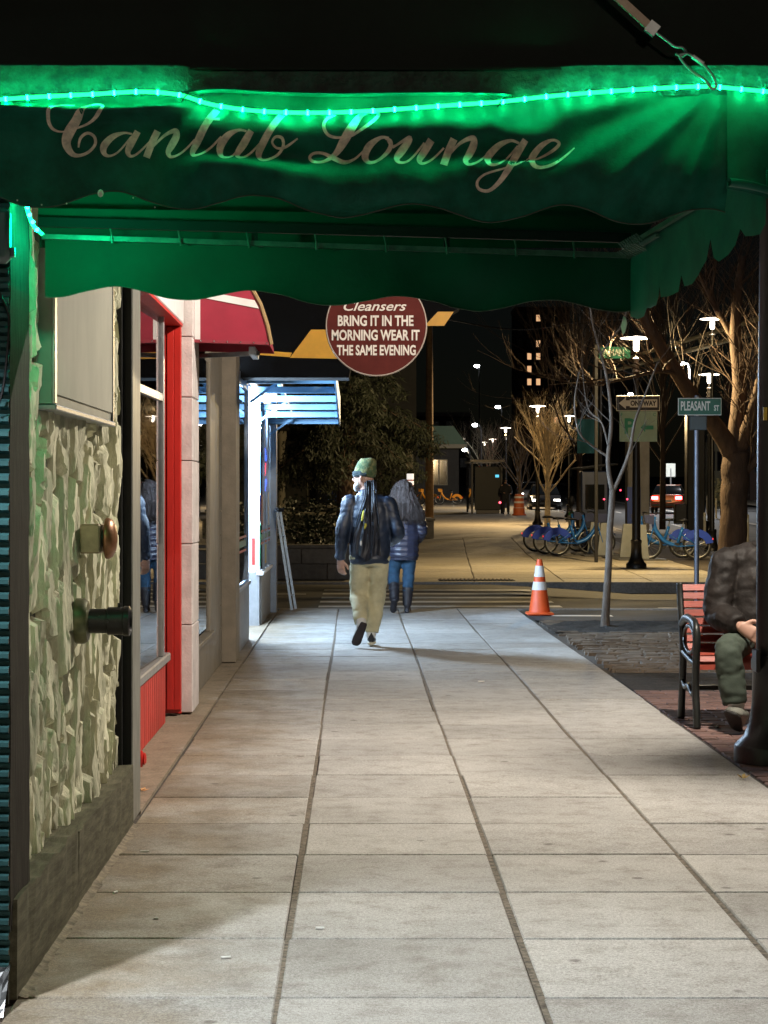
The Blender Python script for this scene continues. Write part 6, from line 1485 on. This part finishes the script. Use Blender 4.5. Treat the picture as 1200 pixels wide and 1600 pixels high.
# ================================================================ FAR BUILDINGS
def tower(px0, px1, pytop, Y, rows, cols, lit, label, mat, name='tower_block', z0=None, zw=3.0, wfrac=.45):
    a, b = W(px0, 0, Y).x, W(px1, 0, Y).x; zt = W(0, pytop, Y).z; zb = gz(Y)-1
    t = thing(name, ((a+b)/2, Y, zb), label, 'building')
    part('wall', MB().box(a, b, Y, Y+(b-a), zb, zt), mat, t); part('parapet', MB().box(a-.2, b+.2, Y-.2, Y+(b-a)+.2, zt+.01, zt+.6), m_dark, t)
    cw_ = (b-a)/cols
    fr, pn, pl_ = None, None, None
    wf_ = MB().box(-cw_*wfrac/2-.08, cw_*wfrac/2+.08, -.06, 0, -.08, zw*.5+.08).mesh('window', m_dark); wp = MB().box(-cw_*wfrac/2, cw_*wfrac/2, -.09, -.062, 0, zw*.5).mesh('pane', m_pane)
    wl_ = MB().box(-cw_*wfrac/2, cw_*wfrac/2, -.09, -.062, 0, zw*.5).mesh('pane', E('lit_window', (1.0, .56, .28), .85, False))
    for r in range(rows):
        zz = zt - 2.4 - r*zw
        if zz < zb+2: break
        for c in range(cols):
            o = link('window', wf_, t); o.location = (a+cw_*(c+.5)-(a+b)/2, -.002, zz-zb); p_ = link('pane', wl_ if (r, c) in lit else wp, o)
    return t
m_tw = M('tower_concrete', (.030, .027, .025), .9, var=.1, vs=.2)
tower(806, 890, 484, 420, 12, 6, {(0, 2), (2, 2), (3, 1), (3, 2), (4, 1), (5, 1), (5, 2), (8, 4)}, 'dark apartment tower with a few lit windows above the lamp row', m_tw, zw=2.66)
tower(905, 1010, 600, 300, 8, 10, {(3, 2)}, 'dim low block behind the one way sign', m_tw)
tower(1108, 1172, 690, 170, 2, 6, set(), 'pale building beyond the avenue right of the thick post', M('pale_stucco', (.30, .29, .22), .9, var=.1, vs=.5))
tower(1172, 1400, 560, 150, 5, 8, {(3, 0)}, 'dark brick building at the right edge beyond the avenue', M('brick_far', (.07, .05, .045), .9))
tower(560, 735, 650, 330, 3, 8, set(), 'low dark block far behind the small porch building', m_tw)
for px, py, lab in ((940, 785, 'white small traffic sign far along the avenue'), (1048, 762, 'small white notice far beside the pale building')):
    Y = 120; p = W(px, py-30, Y); t = thing('far_sign', (p.x, Y, gz(Y)), lab, 'street sign'); part('pole', MB().tube([(p.x, Y, gz(Y)), (p.x, Y, p.z)], .05, 6), m_galv, t); part('plate', MB().bbox(p.x-.28, p.x+.28, Y-.03, Y-.01, p.z-.5, p.z+.3, .01), m_sw, t)
x = W(1127, 0, 95).x; t = thing('pale_shrub', (x, 95, gz(95)), 'small pale clipped shrub right of the thick black post', 'shrub'); rs = random.Random(5)
mb = MB(); leaves(mb, (x, 95, gz(95)+1.0), 420, .55, .55, .75, .16, rs); part('foliage', mb, M('pale_leaf', (.30, .32, .24), .7), t, fix=False); part('stem', MB().tube([(x, 95, gz(95)), (x, 95, gz(95)+.9)], .06, 6), m_bark2, t)
# ================================================================ LITTER
def leaf(px, py, label, s, seed, col):
    Y = F*CH/(py-HY); p = W(px, py, Y); rs = random.Random(seed); mb = MB()
    for k in range(5):
        a = k*2*PI/5+rs.uniform(-.3, .3); d = V((math.cos(a), math.sin(a), rs.uniform(.2, .9))).normalized(); e = V((-math.sin(a), math.cos(a), .2))
        q = V((p.x, Y, .004)); mb.add([q, q+d*s*.5+e*s*.25, q+d*s, q+d*s*.5-e*s*.25], [(0, 1, 2, 3)])
    solo('fallen_leaf', mb, M('leaf_'+label.split()[0], col, .7, var=.3, vs=60), (p.x, Y, .002), label, 'leaf', fix=False)
leaf(1161, 1218, 'yellow curled dead leaf on the pavement edge near the lamp base', .045, 3, (.45, .30, .08))
leaf(221, 1237, 'orange dead leaf on the slab beside the base board end', .045, 4, (.60, .33, .14))
def butt(px, py, label, l=.05, a=.2, r=.0045):
    Y = F*CH/(py-HY); p = W(px, py, Y); d = V((math.cos(a), math.sin(a), 0))*l/2; q = V((p.x, Y, r))
    solo('cigarette_butt', MB().tube([q-d, q+d], r, 8), M('butt_white', (.72, .70, .66), .7), (p.x, Y, 0), label, 'cigarette butt', 'cigarette butts on the slabs')
butt(500, 1452, 'white cigarette butt on the slab left of the middle joint', .028, -.2); butt(353, 1498, 'white cigarette butt near the foot of the wall shadow', .03, .15); butt(244, 1437, 'small pale butt in the brown tint by the wall', .016, .4); butt(180, 1396, 'pale butt beside the mortar fillet of the wall', .022, 1.0); butt(226, 1332, 'white paper scrap by the base board', .035, .1); butt(752, 1066, 'pale scrap on the slabs behind the walking man', .05, .1, .006); butt(1120, 1136, 'white butt under the shoe of the seated man', .07, 1.2, .006)
